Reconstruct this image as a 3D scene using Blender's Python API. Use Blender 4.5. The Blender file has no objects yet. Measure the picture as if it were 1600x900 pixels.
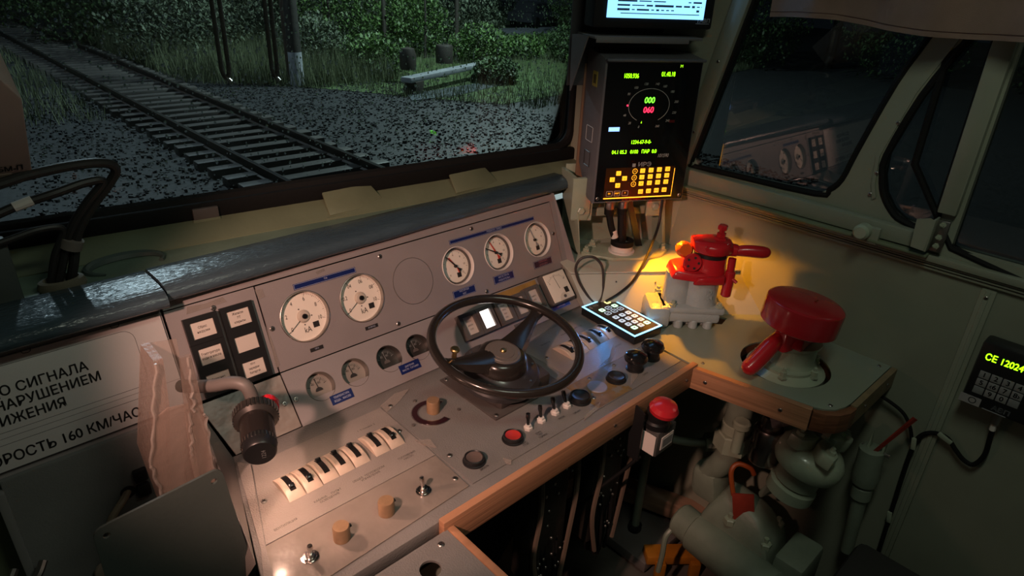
import bpy, bmesh, math, random
from mathutils import Matrix, Vector, noise
S = bpy.context.scene
COL = S.collection
R = math.radians
random.seed(7)
I4 = Matrix.Identity(4)

# ---------------------------------------------------------------- camera
def cam_axes(yaw, pitch, roll):
    f = Vector((math.sin(yaw)*math.cos(pitch), math.cos(yaw)*math.cos(pitch), -math.sin(pitch)))
    r = Vector((math.cos(yaw), -math.sin(yaw), 0)); u = r.cross(f)
    r2 = r*math.cos(roll)+u*math.sin(roll)
    return r2, r2.cross(f), f
cr, cu, cf = cam_axes(R(44.2), R(26), R(2.56))
cd = bpy.data.cameras.new('camera'); cam = bpy.data.objects.new('camera', cd); COL.objects.link(cam)
cam.matrix_world = Matrix(((cr.x, cu.x, -cf.x, 0), (cr.y, cu.y, -cf.y, 0), (cr.z, cu.z, -cf.z, 1.55), (0, 0, 0, 1)))
cd.sensor_width = 36; cd.lens = 1014/1600*36; cd.clip_start = .02; cd.clip_end = 300
S.camera = cam
# ---------------------------------------------------------------- world, exposure, large lights
w = bpy.data.worlds.new('night'); S.world = w; w.use_nodes = True
w.node_tree.nodes['Background'].inputs[0].default_value = (.10, .14, .20, 1)
w.node_tree.nodes['Background'].inputs[1].default_value = .07
S.view_settings.view_transform = 'Standard'; S.view_settings.look = 'None'
S.view_settings.gamma = 1; S.view_settings.exposure = 0; S.view_settings.use_curve_mapping = False
def light(name, kind, loc, energy, color, target=None, parent=None, **kw):
    d = bpy.data.lights.new(name, kind); d.energy = energy; d.color = color
    for k, v in kw.items(): setattr(d, k, v)
    o = bpy.data.objects.new(name, d); COL.objects.link(o); o.location = loc
    if target is not None:
        o.rotation_euler = (Vector(target)-Vector(loc)).to_track_quat('-Z', 'Y').to_euler()
    if parent: o.parent = parent
    return o
# yard floodlights outside (behind the trees to the right and ahead of the train)
light('yard_lamp_light', 'POINT', (15.5, 14.8, 7.2), 5200, (.76, .97, .98), shadow_soft_size=.35)
light('yard_lamp_light', 'POINT', (3.7, 18.2, 8.6), 1250, (.68, .86, 1.0), shadow_soft_size=.35)
# the cab's own lights: a warm reading spot left of the driver, a dim general ceiling lamp
READ = light('reading_spot_light', 'SPOT', (-.30, .35, 1.62), 52, (1.0, .56, .43), (.68, .90, .90), spot_size=R(50), spot_blend=.55, shadow_soft_size=.025)
CEIL = light('ceiling_lamp_light', 'AREA', (.55, .10, 2.055), 3.0, (.90, 1.0, .80), (.55, .10, 0), shape='RECTANGLE', size=.5, size_y=.16)

# ---------------------------------------------------------------- materials
MATS = {}
def M(name, col=(.5, .5, .5), rough=.5, metal=0, bump=0, bscale=60, var=0, vscale=8, emit=0, coat=0, ecol=None, stretch=None, alpha=1, trans=0, spec=.5, wear=None):
    if name in MATS: return MATS[name]
    m = bpy.data.materials.new(name); m.use_nodes = True; nt = m.node_tree; b = nt.nodes['Principled BSDF']
    c = (*col, 1)
    b.inputs['Base Color'].default_value = c; b.inputs['Roughness'].default_value = rough; b.inputs['Metallic'].default_value = metal
    b.inputs['Coat Weight'].default_value = coat; b.inputs['Coat Roughness'].default_value = .12
    b.inputs['Specular IOR Level'].default_value = spec
    b.inputs['Alpha'].default_value = alpha; b.inputs['Transmission Weight'].default_value = trans
    if emit:
        b.inputs['Emission Color'].default_value = (*(ecol or col), 1); b.inputs['Emission Strength'].default_value = emit
    if var or bump or wear:
        tc = nt.nodes.new('ShaderNodeTexCoord'); mp = nt.nodes.new('ShaderNodeMapping')
        nt.links.new(tc.outputs['Object'], mp.inputs[0])
        if stretch: mp.inputs['Scale'].default_value = stretch
    if var:
        n = nt.nodes.new('ShaderNodeTexNoise'); n.inputs['Scale'].default_value = vscale; n.inputs['Detail'].default_value = 5
        nt.links.new(mp.outputs[0], n.inputs['Vector'])
        rp = nt.nodes.new('ShaderNodeValToRGB')
        rp.color_ramp.elements[0].position = .3; rp.color_ramp.elements[1].position = .72
        rp.color_ramp.elements[0].color = (*[max(0, v*(1-var)) for v in col], 1); rp.color_ramp.elements[1].color = (*[min(1, v*(1+var)) for v in col], 1)
        nt.links.new(n.outputs[0], rp.inputs[0])
        out = rp.outputs[0]
        if wear:
            n2 = nt.nodes.new('ShaderNodeTexNoise'); n2.inputs['Scale'].default_value = wear[1]; n2.inputs['Detail'].default_value = 8; n2.inputs['Roughness'].default_value = .7
            nt.links.new(mp.outputs[0], n2.inputs['Vector'])
            r2 = nt.nodes.new('ShaderNodeValToRGB'); r2.color_ramp.elements[0].position = wear[2]; r2.color_ramp.elements[1].position = wear[2]+.04
            mx = nt.nodes.new('ShaderNodeMix'); mx.data_type = 'RGBA'
            nt.links.new(n2.outputs[0], r2.inputs[0]); nt.links.new(r2.outputs[0], mx.inputs[0])
            nt.links.new(out, mx.inputs[6]); mx.inputs[7].default_value = (*wear[0], 1); out = mx.outputs[2]
        nt.links.new(out, b.inputs['Base Color'])
        if emit: nt.links.new(out, b.inputs['Emission Color'])
    if bump:
        n = nt.nodes.new('ShaderNodeTexNoise'); n.inputs['Scale'].default_value = bscale; n.inputs['Detail'].default_value = 3
        nt.links.new(mp.outputs[0], n.inputs['Vector'])
        bp = nt.nodes.new('ShaderNodeBump'); bp.inputs['Strength'].default_value = min(1, bump); bp.inputs['Distance'].default_value = .002*max(1, bump)
        nt.links.new(n.outputs[0], bp.inputs['Height']); nt.links.new(bp.outputs[0], b.inputs['Normal'])
    MATS[name] = m
    return m
def glass(name, tint, refl=1.0, rough=.02, ior=1.5):
    m = bpy.data.materials.new(name); m.use_nodes = True; nt = m.node_tree; nt.nodes.clear()
    o = nt.nodes.new('ShaderNodeOutputMaterial'); mx = nt.nodes.new('ShaderNodeMixShader'); t = nt.nodes.new('ShaderNodeBsdfTransparent'); g = nt.nodes.new('ShaderNodeBsdfGlossy')
    fr = nt.nodes.new('ShaderNodeFresnel'); fr.inputs[0].default_value = ior
    ml = nt.nodes.new('ShaderNodeMath'); ml.operation = 'MULTIPLY'; ml.inputs[1].default_value = refl; ml.use_clamp = True
    t.inputs[0].default_value = (*tint, 1); g.inputs['Roughness'].default_value = rough
    nt.links.new(fr.outputs[0], ml.inputs[0]); nt.links.new(ml.outputs[0], mx.inputs[0]); nt.links.new(t.outputs[0], mx.inputs[1]); nt.links.new(g.outputs[0], mx.inputs[2]); nt.links.new(mx.outputs[0], o.inputs[0])
    return m
mPANEL = M('panel_grey_paint', (.27, .24, .24), .40, bump=.25, bscale=900, var=.06, vscale=12)
mDESK = M('desk_hammered_paint', (.27, .24, .22), .40, bump=.45, bscale=420, var=.12, vscale=14)
mDESKG = M('desk_grey_paint', (.20, .19, .182), .40, bump=.5, bscale=380, var=.10, vscale=14)
mHOOD = M('hood_blue_grey_vinyl', (.050, .078, .098), .25, bump=.9, bscale=160, var=.15, vscale=20, stretch=(.35, 1, 1))
mWALL = M('wall_olive_paint', (.27, .285, .22), .33, bump=.12, bscale=14, var=.10, vscale=5)
mSILL = M('sill_green_paint', (.16, .185, .115), .40, bump=.35, bscale=50, var=.14, vscale=9)
mSHELF = M('shelf_teal_paint', (.14, .20, .15), .38, bump=.3, bscale=60, var=.16, vscale=11)
mTABLE = M('table_green_linoleum', (.235, .265, .21), .38, bump=.1, bscale=40, var=.06, vscale=6)
mBOXG = M('corner_cover_paint', (.46, .47, .40), .35, bump=.15, bscale=30, var=.06, vscale=7)
mWOOD = M('varnished_wood', (.40, .20, .11), .40, bump=.25, bscale=90, var=.25, vscale=30, stretch=(.12, 1, 6))
mWOODD = M('dark_brown_wood', (.16, .062, .03), .42, bump=.3, bscale=80, var=.3, vscale=30, stretch=(.2, 1, 6))
mPLANK = M('dusty_plank', (.30, .185, .12), .7, bump=.4, bscale=60, var=.3, vscale=22, stretch=(1, .15, 3))
mRED = M('red_gloss_paint', (.42, .013, .02), .26, bump=.2, bscale=60, coat=.5, var=.1, vscale=20)
mREDD = M('dull_red_paint', (.30, .035, .02), .42, bump=.2, bscale=60, var=.2, vscale=30)
mCAST = M('grey_cast_paint', (.34, .40, .41), .30, bump=.5, bscale=220, coat=.35, var=.06, vscale=20)
mVALVE = M('pale_green_valve_paint', (.34, .385, .29), .30, bump=.25, bscale=120, coat=.3, var=.08, vscale=20)
mPIPE = M('pipe_green_paint', (.21, .245, .19), .42, bump=.25, bscale=120, var=.12, vscale=20)
mBLACK = M('black_plastic', (.012, .012, .013), .38)
mBLACKG = M('black_gloss_plastic', (.010, .010, .011), .16, coat=.4)
mRUB = M('black_rubber', (.006, .006, .006), .7, bump=.3, bscale=120, spec=.25)
mRIM = M('wheel_black_bakelite', (.022, .018, .016), .24, bump=.12, bscale=60, coat=.2)
mGREYP = M('dark_grey_plastic', (.10, .088, .082), .45, bump=.15, bscale=500)
mDIAL = M('cream_dial', (.84, .76, .66), .5)
mWHITE = M('white_card', (.72, .66, .62), .55)
mINK = M('black_ink', (.015, .013, .013), .6)
mINKB = M('blue_label', (.008, .018, .11), .35)
mLET = M('pale_lettering', (.45, .48, .62), .5)
mCREAM = M('cream_bakelite', (.50, .40, .32), .45, bump=.3, bscale=120, var=.1, vscale=30)
mKNOB = M('brown_knob_paint', (.29, .18, .10), .42, bump=.3, bscale=120, var=.15, vscale=60)
mCHROME = M('chrome', (.62, .58, .55), .2, metal=1)
mSTEEL = M('worn_steel', (.40, .37, .35), .36, metal=1, bump=.15, bscale=90)
mBRASS = M('old_brass', (.52, .36, .16), .36, metal=1)
mSIGN = M('sign_white_plastic', (.52, .49, .48), .5, bump=.05, bscale=300)
mFILM = M('clear_film_over_panel', (.235, .20, .175), .38, bump=2.2, bscale=20, var=.16, vscale=14, coat=.35)
mTAPE = M('clear_tape', (.45, .39, .35), .2, bump=.8, bscale=60, coat=.5, alpha=.35)
mAMBER = M('amber_key', (1.0, .42, .02), .4, emit=1.5)
mAMBERD = M('amber_glow_panel', (.035, .016, .004), .35)
mAMBERL = M('amber_strip', (1.0, .38, .02), .4, emit=2.4)
mGREENL = M('green_digits', (.42, 1.0, .01), .4, emit=1.5)
mGREEN2 = M('lime_digits', (.24, 1.0, .05), .4, emit=1.6)
mREDL = M('red_digits', (1.0, .03, .09), .4, emit=2.2)
mBLUEL = M('blue_white_lamp', (.22, .42, 1.0), .4, emit=2.2)
mSCREEN = M('screen_white_blue', (.22, .56, 1.0), .4, emit=1.9)
mSCRD = M('screen_dark_bars', (.02, .045, .08), .4, emit=.4)
mICE = M('ice_blue_light', (.22, .62, 1.0), .4, emit=2.8)
mLITW = M('lit_white_window', (1.0, .93, .86), .4, emit=2.0)
mDIM = M('dim_print', (.22, .22, .22), .5)
mCURT = M('brown_cotton_curtain', (.40, .27, .22), .85, bump=.35, bscale=500, var=.12, vscale=16)
mCLEAR = glass('cab_glass', (.90, .94, .92), 1.0, .015)
mSIDEG = glass('side_cab_glass', (.48, .51, .50), 2.8, .012)
mGLOSSG = glass('dial_glass', (.97, .97, .97), .8, .03)

# ---------------------------------------------------------------- mesh helpers
def orient(p, q, roll=0):
    p, q = Vector(p), Vector(q); z = (q-p).normalized()
    x = Vector((0, 0, 1)).cross(z)
    if x.length < 1e-4: x = Vector((1, 0, 0))
    x.normalize(); y = z.cross(x)
    m = Matrix((x, y, z)).transposed().to_4x4(); m.translation = p
    return m @ Matrix.Rotation(roll, 4, 'Z') if roll else m
def T(x, y, z): return Matrix.Translation((x, y, z))
def RX(a): return Matrix.Rotation(R(a), 4, 'X')
def RY(a): return Matrix.Rotation(R(a), 4, 'Y')
def RZ(a): return Matrix.Rotation(R(a), 4, 'Z')
def catmull(pts, n, closed=False):
    P = [Vector(p) for p in pts]; L = len(P); out = []
    for i in range(L if closed else L-1):
        if closed: a, b, c, d = P[i-1], P[i], P[(i+1) % L], P[(i+2) % L]
        else: a, b, c, d = P[max(i-1, 0)], P[i], P[i+1], P[min(i+2, L-1)]
        for k in range(n):
            t = k/n
            out.append(.5*((2*b)+(c-a)*t+(2*a-5*b+4*c-d)*t*t+(3*b-a-3*c+d)*t**3))
    if not closed: out.append(P[-1])
    return out
class B:
    def __init__(s): s.bm = bmesh.new()
    def _join(s, tb, Mx=None):
        if Mx is not None: tb.transform(Mx)
        me = bpy.data.meshes.new('t'); tb.to_mesh(me); tb.free(); s.bm.from_mesh(me); bpy.data.meshes.remove(me); return s
    def box(s, c, d, bev=0, Mx=None, seg=2):
        tb = bmesh.new(); bmesh.ops.create_cube(tb, size=1)
        for v in tb.verts: v.co = Vector((v.co.x*d[0], v.co.y*d[1], v.co.z*d[2]))
        if bev: bmesh.ops.bevel(tb, geom=tb.edges[:], offset=min(bev, min(d)*.49), segments=seg, profile=.5, affect='EDGES')
        for v in tb.verts: v.co += Vector(c)
        return s._join(tb, Mx)
    def lathe(s, prof, Mx=None, seg=24):
        tb = bmesh.new(); rings = []
        for r, z in prof:
            if r < 1e-6: rings.append([tb.verts.new((0, 0, z))])
            else: rings.append([tb.verts.new((r*math.cos(2*math.pi*i/seg), r*math.sin(2*math.pi*i/seg), z)) for i in range(seg)])
        for a, b in zip(rings, rings[1:]):
            if len(a) == 1 and len(b) == 1: continue
            for i in range(seg):
                j = (i+1) % seg
                if len(a) == 1: tb.faces.new((a[0], b[j], b[i])) if False else tb.faces.new((a[0], b[i], b[j]))
                elif len(b) == 1: tb.faces.new((a[j], a[i], b[0]))
                else: tb.faces.new((a[i], b[i], b[j], a[j]))
        bmesh.ops.recalc_face_normals(tb, faces=tb.faces[:])
        return s._join(tb, Mx)
    def cyl(s, p, q, r, r2=None, seg=16, bev=0):
        h = (Vector(q)-Vector(p)).length; r2 = r if r2 is None else r2
        pr = [(0, 0), (r, 0), (r2, h), (0, h)] if not bev else [(0, 0), (r-bev, 0), (r, bev), (r2, h-bev), (r2-bev, h), (0, h)]
        return s.lathe(pr, orient(p, q), seg)
    def tube(s, pts, r, seg=8, closed=False, n=6, cap=True):
        P = catmull(pts, n, closed) if n > 1 else [Vector(p) for p in pts]
        tb = bmesh.new(); L = len(P); rings = []; nrm = None
        for i in range(L):
            if closed: t = (P[(i+1) % L]-P[i-1]).normalized()
            else: t = (P[min(i+1, L-1)]-P[max(i-1, 0)]).normalized()
            if nrm is None:
                nrm = t.cross(Vector((0, 0, 1)))
                if nrm.length < .1: nrm = t.cross(Vector((1, 0, 0)))
            nrm = (nrm-t*nrm.dot(t)).normalized(); bn = t.cross(nrm)
            rr = r(i/(L-1)) if callable(r) else r
            rings.append([tb.verts.new(P[i]+nrm*rr*math.cos(2*math.pi*k/seg)+bn*rr*math.sin(2*math.pi*k/seg)) for k in range(seg)])
        for i in range(L if closed else L-1):
            a, b = rings[i], rings[(i+1) % L]
            for k in range(seg):
                j = (k+1) % seg; tb.faces.new((a[k], a[j], b[j], b[k]))
        if not closed and cap: tb.faces.new(rings[0][::-1]); tb.faces.new(rings[-1])
        bmesh.ops.recalc_face_normals(tb, faces=tb.faces[:])
        return s._join(tb)
    def prism(s, poly, h0, h1, Mx=None, bev=0, seg=2):
        tb = bmesh.new()
        a = [tb.verts.new((x, y, h0)) for x, y in poly]; b = [tb.verts.new((x, y, h1)) for x, y in poly]; n = len(poly)
        tb.faces.new(a[::-1]); tb.faces.new(b)
        for i in range(n): tb.faces.new((a[i], a[(i+1) % n], b[(i+1) % n], b[i]))
        bmesh.ops.recalc_face_normals(tb, faces=tb.faces[:])
        if bev: bmesh.ops.bevel(tb, geom=tb.edges[:], offset=bev, segments=seg, profile=.5, affect='EDGES')
        return s._join(tb, Mx)
    def sphere(s, c, r, sc=(1, 1, 1), seg=16, Mx=None):
        tb = bmesh.new(); bmesh.ops.create_uvsphere(tb, u_segments=seg, v_segments=max(6, seg*2//3), radius=r)
        for v in tb.verts: v.co = Vector((v.co.x*sc[0], v.co.y*sc[1], v.co.z*sc[2]))+Vector(c)
        return s._join(tb, Mx)
    def hull(s, pts, bev=0):
        tb = bmesh.new()
        for p in pts: tb.verts.new(p)
        g = bmesh.ops.convex_hull(tb, input=tb.verts[:])
        bmesh.ops.dissolve_limit(tb, angle_limit=R(1), verts=tb.verts[:], edges=tb.edges[:])
        if bev: bmesh.ops.bevel(tb, geom=tb.edges[:], offset=bev, segments=2, profile=.5, affect='EDGES')
        return s._join(tb)
    def grid(s, rows, thick=0):
        tb = bmesh.new(); V = [[tb.verts.new(p) for p in row] for row in rows]
        for a, b in zip(V, V[1:]):
            for i in range(len(a)-1): tb.faces.new((a[i], a[i+1], b[i+1], b[i]))
        if thick: bmesh.ops.solidify(tb, geom=tb.faces[:], thickness=thick)
        return s._join(tb)
    def plate(s, outer, holes, th, Mx=None):
        c = bpy.data.curves.new('c', 'CURVE'); c.dimensions = '2D'; c.fill_mode = 'BOTH'; c.extrude = th/2
        for pl in [outer]+holes:
            sp = c.splines.new('POLY'); sp.points.add(len(pl)-1); sp.use_cyclic_u = True
            for i, p in enumerate(pl): sp.points[i].co = (p[0], p[1], 0, 1)
        o = bpy.data.objects.new('c', c); COL.objects.link(o)
        me = bpy.data.meshes.new_from_object(o.evaluated_get(bpy.context.evaluated_depsgraph_get()))
        bpy.data.objects.remove(o); bpy.data.curves.remove(c)
        tb = bmesh.new(); tb.from_mesh(me); bpy.data.meshes.remove(me)
        bmesh.ops.remove_doubles(tb, verts=tb.verts[:], dist=1e-6); bmesh.ops.recalc_face_normals(tb, faces=tb.faces[:])
        tb.transform(T(0, 0, -th/2))
        return s._join(tb, Mx)
    def mesh(s, name, mat, ang=35):
        me = bpy.data.meshes.new(name); s.bm.to_mesh(me); s.bm.free(); me.materials.append(mat)
        me.shade_smooth(); me.set_sharp_from_angle(angle=R(ang)); return me
    def put(s, name, mat, parent=None, Mx=None, ang=35):
        return link(name, s.mesh(name, mat, ang), parent, Mx)
def link(name, me, parent=None, Mx=None):
    o = bpy.data.objects.new(name, me); COL.objects.link(o); o.parent = parent
    if Mx is not None: o.matrix_local = Mx
    return o
def tag(o, label, cat=None, group=None, kind=None):
    if label: o['label'] = label
    if cat: o['category'] = cat
    if group: o['group'] = group
    if kind: o['kind'] = kind
    return o
def struct(o, label=None): o['kind'] = 'structure'; return tag(o, label)
def thing(name, label, cat, Mx=I4, group=None):
    o = bpy.data.objects.new(name, None); COL.objects.link(o); o.matrix_world = Mx; o.empty_display_size = .02
    return tag(o, label, cat, group)
def dup(root, Mx, label):
    r = root.copy(); COL.objects.link(r); r.matrix_world = Mx; r['label'] = label
    for ch in root.children:
        c = ch.copy(); COL.objects.link(c); c.parent = r
        for g in ch.children:
            d = g.copy(); COL.objects.link(d); d.parent = c
    return r
_txt = {}
def text(body, size, mat, parent, Mx, name='lettering', align='CENTER', sx=1.0, bold=0, ls=1.0, shear=0):
    c = bpy.data.curves.new('t', 'FONT'); c.body = body; c.size = 1.0; c.align_x = align; c.align_y = 'CENTER'; c.space_line = ls; c.resolution_u = 12 if size > .013 else 5; c.shear = shear
    o = bpy.data.objects.new('t', c); COL.objects.link(o)
    me = bpy.data.meshes.new_from_object(o.evaluated_get(bpy.context.evaluated_depsgraph_get()))
    bpy.data.objects.remove(o); bpy.data.curves.remove(c)
    me.transform(Matrix.Diagonal((size, size, 1, 1)))
    if bold:
        tb = bmesh.new()
        for dx, dy in ((0, 0), (bold, 0), (-bold, 0), (0, bold), (0, -bold)):
            m2 = me.copy(); m2.transform(T(dx, dy, 0)); tb.from_mesh(m2); bpy.data.meshes.remove(m2)
        tb.to_mesh(me); tb.free()
    if sx != 1: me.transform(Matrix.Diagonal((sx, 1, 1, 1)))
    me.materials.clear(); me.materials.append(mat)
    return link(name, me, parent, Mx)
def circ(cx, cy, r, n=40, a0=0, a1=360):
    k = n if a1-a0 >= 360 else n+1
    return [(cx+r*math.cos(R(a0+(a1-a0)*i/n)), cy+r*math.sin(R(a0+(a1-a0)*i/n))) for i in range(k)]
def rrect(x0, y0, x1, y1, r, n=4):
    o = []
    for cx, cy, a in ((x1-r, y0+r, -90), (x1-r, y1-r, 0), (x0+r, y1-r, 90), (x0+r, y0+r, 180)):
        o += [(cx+r*math.cos(R(a+90*i/n)), cy+r*math.sin(R(a+90*i/n))) for i in range(n+1)]
    return o

# ---------------------------------------------------------------- frames of the console's faces
ZD = .80
def face(o, e):
    o, e = Vector(o), Vector(e); y = (e-o).normalized(); x = Vector((1, 0, 0)); z = x.cross(y)
    m = Matrix((x, y, z)).transposed().to_4x4(); m.translation = o; return m
FUm = face((0, .989, .881), (0, 1.058, 1.05)); FLm = face((0, .918, .80), (0, .989, .881))
def FU(u, s, h=0): return FUm @ T(u, s, h)
def FL(u, s, h=0): return FLm @ T(u, s, h)
def FD(x, y, h=0): return T(x, y, ZD+h)
_screw = B().lathe([(.0048, 0), (.0048, .0008), (.0036, .0018), (0, .0021)], seg=12).mesh('screw', mSTEEL)
_slot = B().box((0, 0, .0021), (.0058, .0011, .0006)).box((0, 0, .0021), (.0011, .0058, .0006)).mesh('screw_slot', mINK)
def screw(parent, Mx, k=1.0):
    o = link('screw', _screw, parent, Mx @ RZ(random.uniform(0, 90)) @ Matrix.Scale(k, 4)); link('screw_slot', _slot, o)
    return o
# ================================================================ the cab's shell
mFLOOR = M('floor_dark_lino', (.11, .10, .085), .6, bump=.3, bscale=60, var=.25, vscale=10)
mDARK = M('bulkhead_dark_paint', (.19, .20, .16), .55, bump=.2, bscale=40, var=.2, vscale=8)
mROOF = M('ceiling_paint', (.38, .38, .33), .6)
struct(B().box((-.05, -.05, -.03), (3.1, 2.5, .06)).put('floor', mFLOOR), 'dark worn cab floor under the desk')
struct(B().box((-.05, -.05, 2.12), (3.1, 2.7, .06)).put('ceiling', mROOF))
struct(B().box((-.05, -1.3, 1.05), (3.1, .06, 2.1)).put('wall_rear', mROOF))
struct(B().box((-1.6, -.05, 1.05), (.06, 2.7, 2.1)).put('wall_left', mROOF))
# right wall
WR = Matrix(((0, 0, 1, 1.46), (1, 0, 0, 0), (0, 1, 0, 0), (0, 0, 0, 1)))
win1 = [(.867, 1.14), (.78, 1.514), (.765, 1.58), (.375, 1.58), (.412, 1.472), (.446, 1.383), (.482, 1.242), (.497, 1.175), (.517, 1.146), (.545, 1.130), (.80, 1.123), (.855, 1.121)]
win2 = [(.31, 1.58), (.351, 1.469), (.395, 1.366), (.426, 1.243), (.422, 1.20), (.410, 1.165), (.386, 1.135), (.36, 1.120), (.306, 1.118), (.303, 1.196), (.306, 1.458), (.302, 1.58)]
win3 = [(.262, 1.092), (.268, 1.58), (-.7, 1.58), (-.7, 1.092)]
wr = B().plate([(-1.3, 0), (1.26, 0), (1.26, 2.1), (-1.3, 2.1)], [win1, win2, win3], .035, WR @ T(0, 0, .035)).put('wall_right', mWALL)
struct(wr, 'olive painted side wall with raked window pillars')
for k, wn in enumerate((win1, win2, win3)):
    cx = sum(p[0] for p in wn)/len(wn); cy = sum(p[1] for p in wn)/len(wn)
    big = [(cx+(a-cx)*1.03, cy+(b-cy)*1.03) for a, b in wn]
    g = B().prism(big, .018, .023, WR).put('window_%d' % (k+2), mSIDEG)
    struct(g, ['large raked side window pane', 'narrow raked quarter window pane', 'dark sliding side window pane'][k])
    ga = B().tube([WR @ Vector((a, b, .004)) for a, b in wn], .0075, 8, True, 3).put('rubber_gasket', mRUB, g)
# raked front bar and rear post stand proud of the wall
bar = B().prism([(.893, 1.125), (.887, 1.213), (.821, 1.512), (.806, 1.58), (.765, 1.58), (.78, 1.514), (.867, 1.136), (.868, 1.125)], -.016, .004, WR, .002).put('trim_3', mWALL); struct(bar, 'slim raked window bar beside the display column')
for yy, zz in ((.835, 1.38), (.80, 1.545), (.868, 1.21)): screw(bar, WR @ T(yy-.005, zz, -.016) @ RX(180), .8)
post = B().prism([(.270, 1.16), (.302, 1.16), (.307, 1.458), (.303, 1.58), (.272, 1.58), (.270, 1.204)], -.018, .002, WR, .002).put('trim_4', mWALL); struct(post, 'upright olive window post with bolted foot')
pil = B().prism([(.436, 1.24), (.404, 1.37), (.36, 1.475), (.32, 1.575), (.327, 1.575), (.368, 1.475), (.412, 1.37), (.443, 1.24), (.436, 1.18), (.427, 1.15), (.420, 1.155), (.429, 1.18)], -.004, .001, WR).put('trim_5', mWALL); struct(pil, 'thin riveted strip along the raked middle pillar')
for yy, zz in ((.432, 1.205), (.433, 1.16), (.42, 1.31)): screw(pil, WR @ T(yy, zz, -.004) @ RX(180), .8)
# window sill bar, channel and moulding
sb = B().prism([(.90, 1.076), (.302, 1.080), (.302, 1.112), (.90, 1.118)], -.022, .004, WR, .003).put('trim_1', mWALL); struct(sb, 'painted bar under the side windows')
B().box((1.437, .60, 1.074), (.03, .62, .006), .002).put('channel_lip', mSILL, sb)
mo = B()
for z0, z1, d in ((1.040, 1.046, .010), (1.048, 1.052, .014), (1.054, 1.058, .016), (1.060, 1.074, .022)):
    mo.box((1.46-d/2+.002, -.15, (z0+z1)/2), (d, 2.2, z1-z0), .0018)
mo = mo.put('trim_2', mWALL); struct(mo, 'ribbed moulding running below the side windows')
seam = B().box((1.455, .176, .52), (.010, .026, 1.03), .003).box((1.451, .176, .52), (.008, .009, 1.03), .002).put('trim_6', mWALL); struct(seam, 'vertical cover strip on the side wall')
screw(seam, Matrix.Translation((1.447, .176, 1.02)) @ RY(-90), .8)
# latch fitting on the sill bar
lt = thing('window_latch', 'pale round latch knob on the bar under side windows', 'latch', WR @ T(.415, 1.091, -.024))
B().lathe([(0, -.034), (.012, -.034), (.0165, -.028), (.0165, -.008), (.013, -.004), (.013, 0), (0, 0)]).put('knob', mVALVE, lt)
B().box((-.012, -.006, -.006), (.038, .036, .012), .003).put('mount_plate', mWALL, lt)
br = thing('post_bracket', 'folded steel bracket at the foot of the window post', 'bracket', WR @ T(.296, 1.12, -.02))
B().prism([(.024, -.03), (.028, .026), (.006, .034), (-.004, .03), (.0, -.032)], -.030, -.027).put('side_flange', mWALL, br)
B().box((-.002, 0, -.014), (.004, .066, .030), .001).put('web', mWALL, br)
o = B().box((-.014, -.002, -.005), (.022, .064, .008), .002).put('bolt_plate', mSTEEL, br)
for dz in (.022, -.004, -.022): B().lathe([(.006, 0), (.006, .003), (.003, .003), (.003, .006), (0, .006)], T(-.014, dz, -.009) @ RX(180), 6).put('bolt', mVALVE, o)

# windscreen plane: slightly angled in plan
dw = Vector((.9930, -.1177, 0))
FWm = Matrix(((dw.x, 0, dw.y, .077), (dw.y, 0, -dw.x, 1.331), (0, 1, 0, 0), (0, 0, 0, 1)))
def FW(t, z, h=0): return FWm @ T(t, z, h)
op = rrect(-1.2, 1.122, 1.283, 1.78, .05)
fw = B().plate([(-1.75, 1.05), (1.40, 1.05), (1.40, 2.1), (-1.75, 2.1)], [op], .03, FWm).put('wall_front', mSILL); struct(fw, 'front wall framing the windscreen')
ws = B().prism(rrect(-1.22, 1.11, 1.295, 1.80, .05), -.016, -.011, FWm).put('window_1', mCLEAR); struct(ws, 'rain-spotted front windscreen')
B().tube([FWm @ Vector((a, b, -.006)) for a, b in op], .013, 8, True, 1).put('rubber_gasket', mRUB, ws)
B().box((.04, 1.104, .004), (2.52, .036, .02), .006, FWm).put('rubber_sill', mRUB, ws)
rnd = random.Random(3)
def drops_mesh():
    vs, fs = [], []
    for i in range(3400):
        t = rnd.uniform(.02, 1.28); z = 1.13+.37*rnd.random()**.8; r = rnd.choice((.0009, .0011, .0013, .0016, .0019, .0026))
        k = len(vs); e = rnd.uniform(1, 1.7)
        vs.append(FWm @ Vector((t, z, -.0178-r*.5)))
        for j in range(6): vs.append(FWm @ Vector((t+r*math.cos(j*1.0472), z+e*r*math.sin(j*1.0472), -.0162)))
        for j in range(6): fs.append((k, k+1+j, k+1+(j+1) % 6))
    me = bpy.data.meshes.new('raindrops'); me.from_pydata(vs, [], fs); me.shade_smooth(); return me
mDROP = M('water_drop', (.85, .9, .95), .05, trans=1.0); MATS['water_drop'].node_tree.nodes['Principled BSDF'].inputs['IOR'].default_value = 1.33
dm = drops_mesh(); dm.materials.append(mDROP); tag(link('raindrops', dm, ws), None, kind='stuff')
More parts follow.
